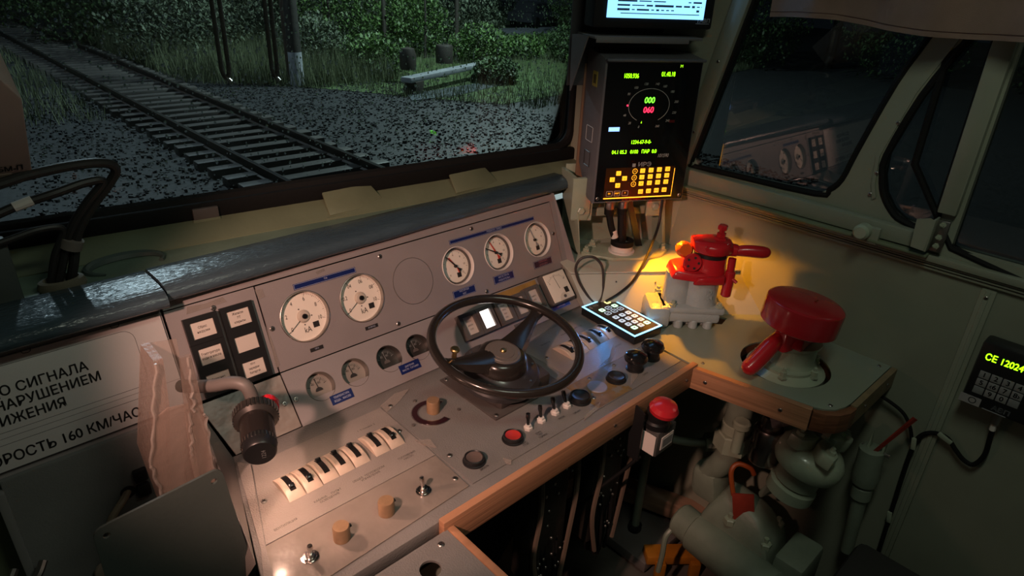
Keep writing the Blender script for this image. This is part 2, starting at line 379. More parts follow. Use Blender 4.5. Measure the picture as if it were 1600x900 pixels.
# sill slope and shelf behind the hood
def wy(x): return 1.331-(x-.077)*.1177/.993
def strip(za, ya, zb, yb, x0=-1.55, x1=1.42):
    rows = [[(x, ya if ya else wy(x)-.004, za) for x in (x0, x1)], [(x, yb if yb else wy(x)-.004, zb) for x in (x0, x1)]]
    return rows
b_ = B(); X0, X1 = -1.55, 1.44
b_.hull([(X0, wy(X0), 1.092), (X1, wy(X1), 1.092), (X0, wy(X0), 1.03), (X1, wy(X1), 1.03), (X0, wy(X0)-.012, 1.090), (X1, wy(X1)-.012, 1.090), (X0, wy(X0)-.095, 1.064), (X1, wy(X1)-.062, 1.064), (X0, wy(X0)-.095, 1.03), (X1, wy(X1)-.062, 1.03)])
ss = b_.put('trim_7', mSILL); struct(ss, 'sloping green sill under the windscreen')
sh = B().hull([(X0, 1.10, 1.062), (X1, 1.10, 1.062), (X0, wy(X0)-.07, 1.062), (X1, wy(X1)-.05, 1.062), (X0, 1.10, 1.03), (X1, 1.10, 1.03), (X0, wy(X0)-.07, 1.03), (X1, wy(X1)-.05, 1.03)]).put('trim_8', mSHELF); struct(sh, 'flat green shelf behind the hood')
struct(B().box((-.05, 1.15, .50), (2.98, .04, 1.0)).put('wall_bulkhead', mDARK), 'dark bulkhead under the desk')
# small fittings on the sill
cl = thing('sill_clip', 'small brown metal clip on the sill below the windscreen', 'clip', FW(.325, 1.094, .016))
B().box((0, .008, 0), (.047, .022, .012), .002).put('hook', mGREYP, cl); o = B().box((0, -.012, .004), (.05, .02, .004), .001).put('foot_plate', mSILL, cl)
for dx in (-.013, .009): screw(o, T(dx, -.012, .006), .7)
def lid(x0, x1, yb, yf, label, tilt):
    t = thing('sill_cover', label, 'cover', T((x0+x1)/2, yf, 1.066), 'hinged covers on the windscreen sill')
    w2 = (x1-x0)/2; d = yb-yf
    Mx = RX(tilt)
    B().prism([(-w2, 0), (w2+.012, 0), (w2*.9, d), (-w2+.008, d)], 0, .006, Mx, .002).put('flap', mSILL, t)
    B().box((0, -.004, -.002), (2*w2+.02, .012, .006), .002).put('hinge_rim', mSILL, t)
    return t
lid(.622, .752, 1.262, 1.205, 'painted flap on the sill, left of the two flaps', 42)
lid(.935, 1.062, 1.220, 1.168, 'painted flap on the sill nearest the display column', 42)
# corner post behind the displays
cp = B().hull([(1.352, 1.185, .86), (1.352, 1.185, 2.1), (1.375, 1.185, .86), (1.375, 1.185, 2.1), (1.46, .90, .86), (1.46, .80, 1.6), (1.46, .79, 2.1), (1.46, 1.2, .86), (1.46, 1.2, 2.1), (1.352, 1.17, .86), (1.340, 1.17, 2.1)]).put('wall_corner', mWALL); struct(cp, 'corner post between windscreen and side window')
# ================================================================ console
def hood(name, label, x0, x1, yf0, yf1, yb, z, endcut=0):
    rows = []
    N = 14
    for i in range(N+1):
        t = i/N; x = x0+(x1-x0)*t; yf = yf0+(yf1-yf0)*t; row = []
        e = 0
        wob = .0016*noise.noise(Vector((x*7, 0, 3)))
        prof = [(yf+.03, -.012), (yf+.006, -.012), (yf, -.007), (yf-.001, 0), (yf+.003, .008), (yf+.012, .0125), (yf+.04, .0145), (yb-.03, .012), (yb-.006, .010), (yb, .004), (yb, -.004)]
        for y, h in prof:
            row.append((x+endcut*(y-yf)*(t**6), y, z+h+wob))
        rows.append(row)
    b = B().grid(rows)
    for r in (rows[0], rows[-1]): 
        f = [b.bm.verts.new(p) for p in r]; b.bm.faces.new(f)
    bmesh.ops.remove_doubles(b.bm, verts=b.bm.verts[:], dist=1e-5); bmesh.ops.recalc_face_normals(b.bm, faces=b.bm.faces[:])
    return tag(b.put(name, mHOOD, None, None, 50), label, 'dash hood', 'padded hood sections')
hood('dash_hood', 'long padded blue-grey hood above the round gauges', .243, 1.222, 1.030, 1.060, 1.142, 1.0655, .25)
hood('dash_hood', 'padded grey hood section above the white sign', -.62, .239, 1.012, 1.014, 1.142, 1.0635)

# instrument panel: upper raked face, lower face
ip = thing('instrument_panel', 'grey metal instrument panel holding the round gauges', 'panel')
G1 = [(.461, .084), (.582, .084)]; MA = [(.825, .086), (.946, .087), (1.074, .088)]
holes = [circ(u, s, .0485) for u, s in G1]+[circ(u, s, .0435) for u, s in MA]
up = B().plate([(.388, .001), (1.140, .001), (1.140, .168), (.388, .162)], holes, .003).put('upper_panel', mPANEL, ip, FUm)
B().prism([(.236, .002), (.385, .002), (.385, .1625), (.236, .1615)], -.003, 0).put('lamp_panel', mPANEL, ip, FUm)
B().prism([(-.7, -.004), (1.162, -.004), (1.162, .19), (-.7, .18)], -.034, -.030).put('back_plate', mPANEL, ip, FUm)
B().prism([(1.142, .000), (1.160, .000), (1.160, .185), (1.142, .185)], -.030, .0005).put('end_strip', mPANEL, ip, FUm)
B().prism([(.236, .1635), (1.160, .1705), (1.160, .186), (.236, .183)], -.030, .0008).put('top_strip', mPANEL, ip, FUm)
B().prism([(-.7, -.004), (.233, -.004), (.233, .18), (-.7, .18)], -.030, -.004).put('left_panel', mPANEL, ip, FUm)
for u, s in ((.643, .153), (.884, .157), (1.130, .090), (.396, .081), (.645, .010), (.886, .010), (.311, .146)): screw(ip, FU(u, s, 0))
B().prism(circ(.704, .085, .048, 48), 0, .0006).put('blanking_disc', mPANEL, ip, FUm); B().tube([(a, b, .0004) for a, b in circ(.704, .085, .0484, 48)], .0006, 6, True, 1).put('disc_rim', mSTEEL, ip, FUm)
hh = []
for u in (.446, .519, .596, .666):
    hh.append([p for p in circ(u, .058, .0275, 36, -35, 215)])
lp = B().plate([(.388, .002), (1.158, .002), (1.158, .1065), (.388, .1065)], hh, .003).put('lower_panel', mPANEL, ip, FLm)
B().prism([(.236, -.002), (1.162, -.002), (1.162, .108), (.236, .108)], -.026, -.023).put('lower_back_plate', mBLACK, ip, FLm)
B().prism([(.268, .004), (.385, .004), (.385, .104), (.242, .104)], -.003, .001).put('film_wrapped_panel', mFILM, ip, FLm)
screw(ip, FL(.395, .053, 0)); screw(ip, FL(.373, .053, .001)); screw(ip, FL(.290, .030, .001))
B().prism([(.905, .088), (1.034, .088), (1.034, .104), (.905, .104)], 0, .001).put('ochre_strip', M('ochre_paint', (.36, .21, .06), .5, var=.2, vscale=30, bump=.2, bscale=200), ip, FLm)
B().hull([(1.158, .913, .80), (1.160, .913, .80), (1.158, .985, .881), (1.160, .985, .881), (1.158, 1.058, 1.055), (1.160, 1.058, 1.055), (1.158, 1.08, .80), (1.160, 1.08, .80), (1.158, 1.08, 1.05), (1.160, 1.08, 1.05)]).put('end_plate', mPANEL, ip)
def jag(face_m, pts, h=.0006, nm='tape_scrap'):
    B().prism(pts, 0, h).put(nm, mTAPE, ip, face_m)
jag(FUm, [(.388, .138), (.400, .140), (.399, .155), (.386, .156)]); jag(FUm, [(.505, .153), (.522, .1555), (.521, .160), (.503, .158)])
jag(FUm, [(.268, .148), (.335, .150), (.330, .160), (.300, .157), (.272, .160)]); jag(FUm, [(.383, .010), (.391, .014), (.390, .06), (.386, .09), (.385, .04)])

# ammeters
def needle(r0, r1, w, ang):
    a = R(ang); c, s = math.cos(a), math.sin(a)
    return [(r0*c-w*s, r0*s+w*c), (r0*c+w*s, r0*s-w*c), (r1*c+w*.5*s, r1*s-w*.5*c), (r1*c-w*.5*s, r1*s+w*.5*c)]
def ammeter(u, s, nums, label):
    t = thing('ammeter', label, 'gauge', FU(u, s, 0), 'round ammeters on the instrument panel')
    B().lathe([(.0482, .0015), (.0482, -.012), (.046, -.012), (.046, .0), (.0472, .0020), (.0482, .0015)], None, 48).put('bezel', mSTEEL, t)
    d = B().lathe([(0, -.0095), (.0462, -.0095), (.0462, -.012), (0, -.012)], None, 48).put('dial', mDIAL, t)
    tk = B()
    for i in range(51):
        a = 214-i*4.68; L = .006 if i % 10 == 0 else (.0045 if i % 5 == 0 else .0032)
        tk.prism(needle(.0445-L, .0445, .00022 if i % 5 else .0004, a), -.0094, -.0092)
    tk.put('scale_ticks', mINK, d)
    for i, n in enumerate(nums):
        a = R(214-i*46.8); text(n, .0108, mINK, d, T(.0325*math.cos(a), .0325*math.sin(a), -.0091), 'numeral', sx=.8)
    text('kA', .0155, mINK, d, T(.002, -.027, -.0091), 'lettering', sx=.8)
    B().box((.020, -.0215, -.0092), (.012, .011, .0004)).put('maker_mark', mINK, d)
    B().prism(needle(.004, .041, .0005, 214), -.0075, -.007).put('needle', mINK, t)
    B().lathe([(0, -.003), (.009, -.0045), (.0125, -.0085), (.0125, -.0095)], None, 24).put('clear_boss', M('smoky_boss', (.55, .48, .40), .2, coat=.5), t)
    B().lathe([(0, -.001), (.0045, -.001), (.0050, -.002), (.0050, -.006)], None, 16).put('adjuster', mBLACKG, t)
    for a in (60, 300, 215): B().lathe([(0, -.0088), (.0014, -.0088), (.0014, -.0095)], T(.016*math.cos(R(a+50)), .016*math.sin(R(a+50)), 0), 8).put('dial_screw', mGREYP, t)
    return t
ammeter(*G1[0], ['0', '2', '4', '6', '8', '10'], 'round cream ammeter with scale 0 to 10 kA')
ammeter(*G1[1], ['0', '0.2', '04', '06', '08', '10'], 'round cream ammeter with scale 04, 06, 08 kA, beside the blank disc')
def manometer(u, s, nums, needles, label, r=.0425):
    t = thing('manometer', label, 'gauge', FU(u, s, 0), 'round pressure gauges on the instrument panel')
    B().lathe([(r+.001, .0012), (r+.001, -.016), (r-.004, -.016), (r-.002, -.004), (r-.001, .0012), (r+.0, .0022), (r+.001, .0012)], None, 44).put('bezel', mWHITE, t)
    B().lathe([(r-.0035, -.0062), (r-.0035, -.0128), (r-.006, -.0128), (r-.006, -.0062), (r-.0035, -.0062)], None, 44).put('inner_ring', mGREYP, t)
    d = B().lathe([(0, -.012), (r-.004, -.012), (r-.004, -.016), (0, -.016)], None, 44).put('dial', mDIAL, t)
    tk = B()
    for i in range(41):
        a = 225-i*6.75; L = .005 if i % 10 == 0 else (.0036 if i % 5 == 0 else .0022)
        tk.prism(needle(r-.0085-L, r-.0085, .0002 if i % 5 else .0004, a), -.0119, -.0117)
    tk.put('scale_ticks', mINK, d)
    for i, n in enumerate(nums):
        a = R(225-i*270/(len(nums)-1)); text(n, .0062, mINK, d, T((r-.0175)*math.cos(a), (r-.0175)*math.sin(a), -.0116), 'numeral')
    B().box((.006, -.021, -.0117), (.011, .011, .0004)).put('maker_mark', mINK, d)
    for k, (ang, mt, L) in enumerate(needles):
        a = R(ang)
        b = B().prism(needle(0, L, .0017, ang), -.0100+.0014*k, -.0092+.0014*k)
        b.prism([(-.004*math.cos(a), -.004*math.sin(a)), (-.016*math.cos(a)-.0045*math.sin(a), -.016*math.sin(a)+.0045*math.cos(a)), (-.016*math.cos(a)+.0045*math.sin(a), -.016*math.sin(a)-.0045*math.cos(a))], -.0100+.0014*k, -.0092+.0014*k)
        b.put('needle', mt, t)
    B().lathe([(0, -.006), (.003, -.0065), (.0036, -.010), (.0036, -.012)], None, 14).put('hub', mINK, t)
    return t
mNR = M('red_needle', (.55, .05, .03), .5); mNG = M('grey_needle', (.30, .28, .27), .5)
manometer(*MA[0], ['0', '2', '4', '6', '8', '10', '12'], [(122, mNR, .026), (130, mINK, .034)], 'pressure gauge with crossed black and red needles, nearest the blank disc')
manometer(*MA[1], ['0', '2', '4', '6', '8', '10', '12'], [(115, mNR, .033), (150, mINK, .034)], 'middle pressure gauge with a long red and a black needle')
manometer(*MA[2], ['0', '2', '4', '6', '8', '10'], [(108, mNG, .031)], 'pressure gauge with a single grey needle, at the panel end')

# half-round gauges in the lower face
def halfgauge(u, label, dark):
    t = thing('temperature_gauge', label, 'gauge', FL(u, .058, 0), 'half-round gauges in the lower panel')
    Mx = RX(-14)
    B().lathe([(.0285, -.001), (.0285, -.020), (.0265, -.020), (.0265, -.003), (.0272, .0012), (.0285, -.001)], None, 32).put('bezel', mSTEEL, t)
    md = M('black_dial', (.03, .028, .026), .4) if dark else M('grey_dial', (.23, .205, .18), .5); mi = mDIM if dark else mINK
    d = B().prism(circ(0, 0, .0275, 32), -.0165, -.015).put('dial', md, t)
    tk = B()
    for i in range(17):
        a = 160-i*8.75; tk.prism(needle(.0165 if i % 4 else .0145, .021, .0003 if i % 4 else .0006, a), -.0149, -.0147)
    tk.put('scale_ticks', mi, d)
    text('80', .006, mi, d, T(.005, .009, -.0146), 'numeral'); text('40', .006, mi, d, T(-.008, .009, -.0146), 'numeral')
    B().prism(needle(0, .019, .0006, 96), -.0135, -.013).put('needle', mi, t)
    B().prism(circ(0, -.006, .007, 20, 0, 180), -.0140, -.0128).put('hub_cover', mINK if not dark else mGREYP, t)
    B().prism(circ(0, 0, .027, 32, 20, 160), -.006, -.0052).put('upper_mask', M('bronze_mask', (.20, .15, .13), .25, metal=.6), t) if False else None
    return t
halfgauge(.446, 'half-round grey gauge nearest the goose-neck lamp', False)
halfgauge(.519, 'half-round grey gauge, second from the goose-neck lamp', False)
halfgauge(.596, 'half-round black gauge above the label for pressure', True)
halfgauge(.666, 'half-round black gauge right beside the steering wheel rim', True)

# label plates
def plate_label(fm, u0, s0, u1, s1, lines, label, mat=mINKB, size=.006, lm=None, border=False, h=.001):
    t = thing('label_plate', label, 'label', fm @ T((u0+u1)/2, (s0+s1)/2, 0), 'engraved label plates')
    w2, h2 = (u1-u0)/2, (s1-s0)/2
    p = B().prism([(-w2, -h2), (w2, -h2), (w2, h2), (-w2, h2)], 0, h).put('plate', mat, t)
    n = len(lines)
    for i, l in enumerate(lines):
        if l: text(l, size, lm or mLET, t, T(0, (n-1-2*i)*size*.62, h+.0002), 'lettering', sx=.8)
    if border:
        b = B(); g = .0012
        for s_ in (-1, 1):
            b.box((0, s_*(h2-g), h+.0002), (2*w2-2*g, .0005, .0003)); b.box((s_*(w2-g), 0, h+.0002), (.0005, 2*h2-2*g, .0003))
        b.put('border_line', mLET, t)
    return t
plate_label(FUm, .454, .136, .583, .147, ['ТОК'], 'long blue strip label above the two ammeters', size=.0045, border=True)
plate_label(FUm, .816, .136, 1.077, .1455, ['ПНЕВМАТИЧ.  ТОРМОЗ'], 'longest blue strip label above the pressure gauges', size=.005, border=True)
plate_label(FUm, .452, .016, .478, .023, ['ТЯГА'], 'tiny black label under the left ammeter, nearest the warning lamps', mINK, .004)
plate_label(FUm, .571, .0195, .599, .0265, ['ВОЗБУЖД'], 'tiny black label under the right ammeter, near the blank disc', mINK, .004)
plate_label(FUm, .793, .0185, .856, .0355, ['НАПОРНАЯ', 'МАГ.'], 'blue label under the pressure gauge nearest the blank disc', border=True)
plate_label(FUm, .912, .018, .975, .037, ['МАГИСТРАЛЬ', 'УРАВНИТЕЛЬН.'], 'blue label under the middle pressure gauge', border=True)
plate_label(FUm, 1.043, .0205, 1.106, .0385, ['ТОРМОЗНЫЕ', 'ЦИЛИНДРЫ'], 'dark maroon label under the single-needle pressure gauge', M('maroon_label', (.035, .015, .035), .4), lm=M('pink_lettering', (.32, .14, .16), .5), border=True)
plate_label(FLm, .453, .0155, .498, .0335, ['ТЕМПЕРАТУРА', 'ВОДА ,  МАСЛО'], 'blue temperature label under the first half-round gauges', size=.0055)
plate_label(FLm, .607, .0175, .655, .0365, ['ДАВЛЕНИЕ', 'МАСЛО . ТОПЛИВО'], 'blue pressure label under the black half-round gauges', size=.005)
plate_label(FLm, 1.045, .0145, 1.109, .027, ['НАГРУЗКА'], 'bright blue label under the square meter', M('bright_blue_label', (.02, .07, .42), .35), size=.0065, border=True)

# lamp windows on the raked panel
def lamp_window(u, s, lines, label):
    t = thing('indicator_lamp', label, 'indicator', FU(u, s, 0), 'black framed warning lamps by the white sign')
    w2, h2 = .0275, .0232
    B().plate([(-w2, -h2), (w2, -h2), (w2, h2), (-w2, h2)], [[(-.0190, -.0140), (.0190, -.0140), (.0190, .0140), (-.0190, .0140)]], .008, T(0, 0, .008)).put('frame', mBLACK, t)
    B().box((0, 0, .003), (.0380, .0280, .004)).put('window', M('lamp_window_card', (.60, .53, .47), .45), t)
    for i, l in enumerate(lines):
        text(l, .0058, mINK, t, T(0, (len(lines)-1-2*i)*.0037, .0052), 'lettering', sx=.82, bold=.00006)
    return t
LW = [(.2845, .118, ['Сброс', 'нагрузки'], 'warning lamp reading load shedding, top left of six'),
      (.345, .119, ['Жалюзи', 'ЭТ', 'открыты'], 'warning lamp with three lines about shutters, top right of six'),
      (.2845, .0725, ['Температура', 'воды и масла'], 'warning lamp for water and oil temperature, middle left of six'),
      (.345, .0727, [], 'warning lamp with a blank window, middle right of six'),
      (.2845, .0265, ['Давление', 'масла'], 'warning lamp for oil pressure, bottom left of six'),
      (.345, .0265, ['Нет', 'зарядки', 'батарей'], 'warning lamp for battery charge, bottom right of six')]
for a in LW: lamp_window(*a)

# indicator blocks behind the wheel, square meter
def block(u, s, lines, label, lit=False, w=.047, h=.058):
    t = thing('status_lamp', label, 'indicator', FL(u, s, 0), 'grey framed lamps behind the wheel')
    B().plate([(-w/2, -h/2), (w/2, -h/2), (w/2, h/2), (-w/2, h/2)], [[(-.0145, -.0205), (.0145, -.0205), (.0145, .0205), (-.0145, .0205)]], .016, T(0, 0, .016)).put('frame', mGREYP, t)
    B().box((0, 0, .0065), (.029, .041, .009)).put('window', mLITW if lit else M('status_card', (.58, .50, .45), .5), t)
    if not lit:
        for i, l in enumerate(lines): text(l, .0045, mINK, t, T(0, (len(lines)-1-2*i)*.0045, .0114), 'lettering', sx=.75)
    return t
block(.800, .058, ['РАБОТА', 'ДИЗЕЛЯ', 'СТОП'], 'grey framed lamp left of the lit white one')
block(.848, .058, [], 'brightly lit white lamp behind the steering wheel', True)
block(.902, .058, ['ПОЖАР', 'ПЕРЕД', 'ЗАДН', 'СЕКЦ'], 'grey framed lamp with four lines, right of the lit one')
block(.952, .058, ['ОТПУСК', 'ТОРМ'], 'grey framed lamp half hidden by the wheel rim')
block(1.000, .062, ['ЗАЩИТА', 'РЕЛЕ'], 'grey framed lamp nearest the square meter')
plate_label(FLm, .918, .012, .962, .022, ['КОНТРОЛЬ'], 'thin black strip label behind the wheel spoke', mGREYP, .005, h=.003)
sm = thing('square_meter', 'square cream panel meter with one thin needle', 'meter', FL(1.079, .066, 0))
B().box((0, 0, .010), (.078, .080, .020), .003).put('case', mGREYP, sm)
o = B().box((0, 0, .0205), (.070, .072, .003), .001).put('dial', mDIAL, sm)
tk = B()
for i in range(13): tk.prism([(a, b-.010) for a, b in needle(.036, .039 if i % 3 else .042, .0003, 135-i*7.5)], .0220, .0223)
tk.put('scale_ticks', mINK, o)
B().prism([(a, b-.012) for a, b in needle(.006, .040, .0005, 97)], .0222, .0226).put('needle', mINK, sm)
B().box((.018, -.014, .0222), (.013, .014, .0004)).put('maker_mark', mINK, o); B().lathe([(0, .0245), (.004, .024), (.004, .022)], T(.004, -.028, 0), 14).put('adjuster', mGREYP, sm)
B().prism([(a, b-.036) for a, b in circ(.004, 0, .018, 20, 0, 180)], .0220, .0224).put('lower_mask', M('pale_mask', (.70, .62, .53), .3), sm)
text('0', .006, mINK, o, T(-.026, .012, .0223), 'numeral'); text('10', .006, mINK, o, T(.024, .014, .0223), 'numeral'); text('5', .006, mINK, o, T(-.004, .028, .0223), 'numeral')

# big white warning sign on the left
sg = thing('warning_sign', 'white plastic sign with black capitals and rounded outlines', 'sign', FU(0, 0, -.003))
B().box((-.205, .083, .0015), (.870, .158, .003), .0008).put('plate', mSIGN, sg)
def outline(x0, y0, x1, y1, r, nm='outline'):
    B().tube([(a, b, .0031) for a, b in rrect(x0, y0, x1, y1, r)], .00028, 4, True, 1).put(nm, mINK, sg)
outline(-.62, .058, .186, .150, .016); outline(-.62, .003, .186, .041, .012)
B().box((-.205, .0500, .0031), (.870, .0004, .0002)).put('outline', mINK, sg); B().box((-.205, .0045, .0031), (.870, .0012, .0002)).put('outline', mINK, sg)
for sx_, by, tx in ((.115, .1145, 'ДО СИГНАЛА'), (.127, .0940, 'НАРУШЕНИЕМ'), (.0755, .0725, 'ДВИЖЕНИЯ')):
    text(tx, .0195, mINK, sg, T(sx_, by, .0033), 'lettering', 'RIGHT', sx=.95, bold=.00042)
text('СКОРОСТЬ 160 КМ/ЧАС', .0200, mINK, sg, T(.162, .0205, .0033), 'lettering', 'RIGHT', sx=.95, bold=.00042)
for u in (.05, .165): B().tube([(u-.006, .164, .003), (u-.004, .159, .003), (u+.004, .159, .003), (u+.006, .164, .003)], .0005, 4, n=3).put('hook_notch', mINK, sg)

# ---------------------------------------------------------------- desk
dk = thing('driver_desk', 'grey driver desk with a varnished wooden front edge', 'desk')
B().prism([(.172, .585), (1.118, .585), (1.132, .864), (1.150, .925), (.262, .925), (.196, .665)], .772, .7985, None, .0015).put('desk_top', mDESKG, dk)
B().prism([(.224, .710), (.523, .708), (.524, .881), (.279, .882)], .7985, .8005).put('switch_panel', mDESK, dk)
B().prism([(.196, .600), (.519, .613), (.522, .706), (.222, .708)], .7985, .8008).put('film_covered_panel', mFILM, dk)
B().prism([(.527, .613), (1.116, .607), (1.129, .884), (.527, .886)], .7985, .8002).put('control_panel', mDESKG, dk)
B().prism([(.880, .700), (1.128, .700), (1.130, .884), (.872, .884)], .8002, .8012).put('breaker_panel', mDESK, dk)
B().prism([(.842, .612), (.945, .610), (.960, .700), (.845, .700)], .8002, .8009).put('ochre_patch', M('ochre_patch_paint', (.22, .135, .045), .5, var=.3, vscale=40, bump=.3, bscale=200, wear=((.20, .18, .16), 18, .55)), dk)
B().prism([(.176, .600), (.215, .706), (.262, .905), (.277, .884), (.222, .708), (.196, .600)], .7985, .8018).put('left_border', mDESK, dk)
we = B().box((.781, .578, .779), (.690, .014, .054), .002).put('wooden_edge', mWOOD, dk)
for x, z in ((.455, .766), (.845, .782), (.975, .780), (1.09, .778)): screw(we, T(x, .571, z) @ RX(90), .8)
for x, y in ((.258, .792), (.512, .640), (.540, .690), (.512, .800), (.541, .872), (.894, .802), (.243, .615), (.905, .690), (.985, .690), (.860, .640)): screw(dk, FD(x, y, .001))
for pts in ([(.525, .86), (.56, .872), (.60, .895), (.57, .90), (.528, .885)], [(.518, .76), (.54, .745), (.535, .72), (.522, .74)], [(.95, .705), (1.00, .715), (1.05, .745), (1.03, .72), (.985, .70)], [(.60, .612), (.605, .625), (.612, .612), (.605, .605)], [(.79, .604), (.84, .61), (.86, .622), (.80, .612)], [(.95, .618), (.99, .63), (1.03, .66), (.98, .64)]):
    B().prism(pts, .8005, .8022).put('tape_scrap', mTAPE, dk)
B().hull([(.262, .918, .80), (.258, .918, .797), (.240, .985, .876), (.236, .985, .876), (.165, .99, .70), (.165, .985, .70), (.185, .75, .70), (.190, .75, .70), (.200, .69, .798)]).put('end_facet', mDESK, dk)
DT = [('ВЕНТИЛЯЦИЯ', .262, .727), ('КАБИНА     ПУЛЬТ\nОСВЕЩЕНИЕ', .338, .737), ('ОБЩЕЕ  ТЕПЛОВОЗОМ\nУПРАВЛЕНИЕ', .412, .737), ('ТОПЛИВНЫЙ\nНАСОС', .485, .735), ('1  Тепловоз  2', .472, .846)]
for s_, x, y in DT: text(s_, .0062, mINK, dk, FD(x, y, .0007), 'lettering', sx=.85)
for s_, x, y in (('ДИЗЕЛЬ', .565, .628), ('АВАР.\nСТОП', .66, .628), ('ОТКЛ.\nЭПТ\nТОРМОЗ', .70, .628), ('ПЕСОК', .765, .637), ('СИГНАЛ', .80, .63), ('СВИСТОК\nТИФОН', .845, .620), ('ТИФОН', 1.01, .625), ('ПРОЖЕКТОР', .935, .845), ('БУФ. ФОН', 1.00, .848), ('ЯРКО ТУСК', 1.05, .85), ('ЛЕВ', 1.02, .862), ('ПРАВ', 1.10, .860), ('ДИСПЛЕЙ', 1.055, .735)):
    text(s_, .0058, mINK, dk, FD(x, y, .0015), 'lettering', sx=.8)

# circuit breakers: cream curved housings with a black lever in a slot
def breaker_proto():
    t = thing('breaker', '', 'switch', I4, 'cream lever switches on the left panel')
    w, L = .0272, .062
    rows = []
    for i in range(11):
        a = -1+2*i/10; y = a*L/2; z = .0125*(1-abs(a)**2.4)
        rows.append([(-w/2, y, 0), (-w/2, y, z*.8), (-w/2+.002, y, z), (w/2-.002, y, z), (w/2, y, z*.8), (w/2, y, 0)])
    b = B().grid(rows); b.put('housing', mCREAM, t)
    rows = []
    for i in range(9):
        a = -.62+1.24*i/8; z = .0125*(1-abs(a)**2.4)+.0004
        rows.append([(-.0048, a*L/2, z), (.0048, a*L/2, z)])
    B().grid(rows, .0006).put('slot', mINK, t)
    return t
bp_ = breaker_proto()
def lever(t, up):
    o = B().box((0, 0, .002), (.0085, .0075, .012), .0015).put('lever', mBLACKG, t, T(0, .010 if up else -.010, .010) @ RX(-30 if up else 30))
BK = [(.300, .795, 0), (.3295, .795, 0), (.359, .797, 1), (.388, .797, 1), (.4175, .797, 1), (.4575, .798, 1), (.4875, .797, 0)]
nm = ['cream lever switch nearest the goose-neck lamp, lever down', 'second cream lever switch from the lamp, lever down', 'third cream lever switch from the lamp, lever up', 'fourth cream lever switch from the lamp, lever up', 'fifth cream lever switch from the lamp, last of the larger row', 'cream lever switch of the separate pair, lever up', 'cream lever switch of the separate pair, lever down']
for (x, y, up), l in zip(BK, nm): lever(dup(bp_, FD(x, y, .0008), l), up)
BR = [(.944, .790, 0), (.975, .792, 0), (1.006, .794, 0), (1.046, .796, 0), (1.078, .796, 0)]
nm = ['grey-white lever switch seen through the wheel rim', 'second lever switch right of the wheel hub, behind the rim', 'third lever switch beyond the wheel rim', 'lever switch of the far pair, left one', 'lever switch of the far pair, beside the lit keypad']
for i, ((x, y, up), l) in enumerate(zip(BR, nm)):
    r_ = dup(bp_, FD(x, y, .0014), l); r_['group'] = 'lever switches right of the wheel'; lever(r_, up)
for c in list(bp_.children): bpy.data.objects.remove(c)
bpy.data.objects.remove(bp_)

# knobs, toggles, buttons
def knob(x, y, label):
    t = thing('brown_knob', label, 'knob', FD(x, y, .001), 'brown knobs on the desk')
    B().lathe([(0, .0002), (.0125, .0002), (.0125, .022), (.0115, .0245), (0, .0248)], None, 20).put('body', mKNOB, t); B().cyl((.011, 0, .016), (.0155, 0, .016), .0028, seg=8).put('grub_screw', mBLACK, t)
knob(.311, .650, 'brown cylindrical knob nearer the camera on the film'); knob(.387, .650, 'brown cylindrical knob further right on the film')
def chrome_toggle(x, y, lean, label):
    t = thing('chrome_toggle', label, 'switch', FD(x, y, .001), 'chrome toggle switches on the film')
    B().lathe([(0, 0), (.0125, 0), (.0125, .002), (.0095, .0025), (.0095, .005), (.0065, .0052), (.0065, .009), (0, .009)], None, 12).put('nut', mCHROME, t)
    o = B().lathe([(.0035, .004), (.0035, .012), (.0042, .024), (.0036, .0265), (0, .027)], RX(lean), 12).put('bat', mCHROME, t)
chrome_toggle(.260, .648, 8, 'chrome toggle switch at the near corner of the film'); chrome_toggle(.456, .650, -10, 'chrome toggle switch at the right end of the film')
sw = thing('rotary_selector', 'brown selector knob in a curved slot beside the wheel base', 'knob', FD(.590, .806, .0003))
arc = circ(0, 0, .040, 24, 20, 290); arci = circ(0, 0, .026, 24, 20, 290)[::-1]
B().prism(arc+arci, 0, .0012).put('slot_plate', mCHROME, sw)
B().prism(circ(0, 0, .038, 24, 22, 288)+circ(0, 0, .028, 24, 22, 288)[::-1], .0006, .0016).put('slot', M('maroon_slot', (.03, .008, .012), .25), sw)
B().lathe([(0, 0), (.0125, 0), (.0125, .024), (.0115, .026), (0, .0262)], T(.004, .002, 0), 20).put('knob', mKNOB, sw)
for a in (95, 190, 330): B().lathe([(0, .003), (.0035, .0022), (.0035, 0)], T(.05*math.cos(R(a)), .05*math.sin(R(a)), 0), 10).put('rivet', mGREYP, sw)
def button(x, y, mt, label, r=.0165, h=.010):
    t = thing('push_button', label, 'button', FD(x, y, .0004), 'flat push buttons on the desk')
    B().lathe([(r+.0035, 0), (r+.0035, .002), (r+.001, .003), (r+.001, h), (r-.001, h+.001), (r-.002, h), (r-.002, .004)], None, 28).put('collar', mBLACK, t)
    B().lathe([(0, h-.003), (r*.6, h-.002), (r-.0025, h-.0005), (r-.002, h-.003)], None, 28).put('cap', mt, t)
button(.563, .652, M('smoky_cap', (.13, .095, .085), .3), 'black push button with smoky cap nearest the wooden edge'); button(.653, .652, M('red_cap', (.50, .035, .03), .35), 'push button with a red cap and black collar')
button(.835, .654, M('black_cap', (.02, .02, .022), .35), 'black push button on the ochre patch', .019, .012); button(.946, .653, M('black_cap', (.02, .02, .022), .35), 'black push button between ochre patch and mushroom knobs', .018)
B().lathe([(0, .0014), (.020, .0014), (.021, 0)], None, 24).put('blank_disc', mPANEL, dk, FD(.895, .660, .001))
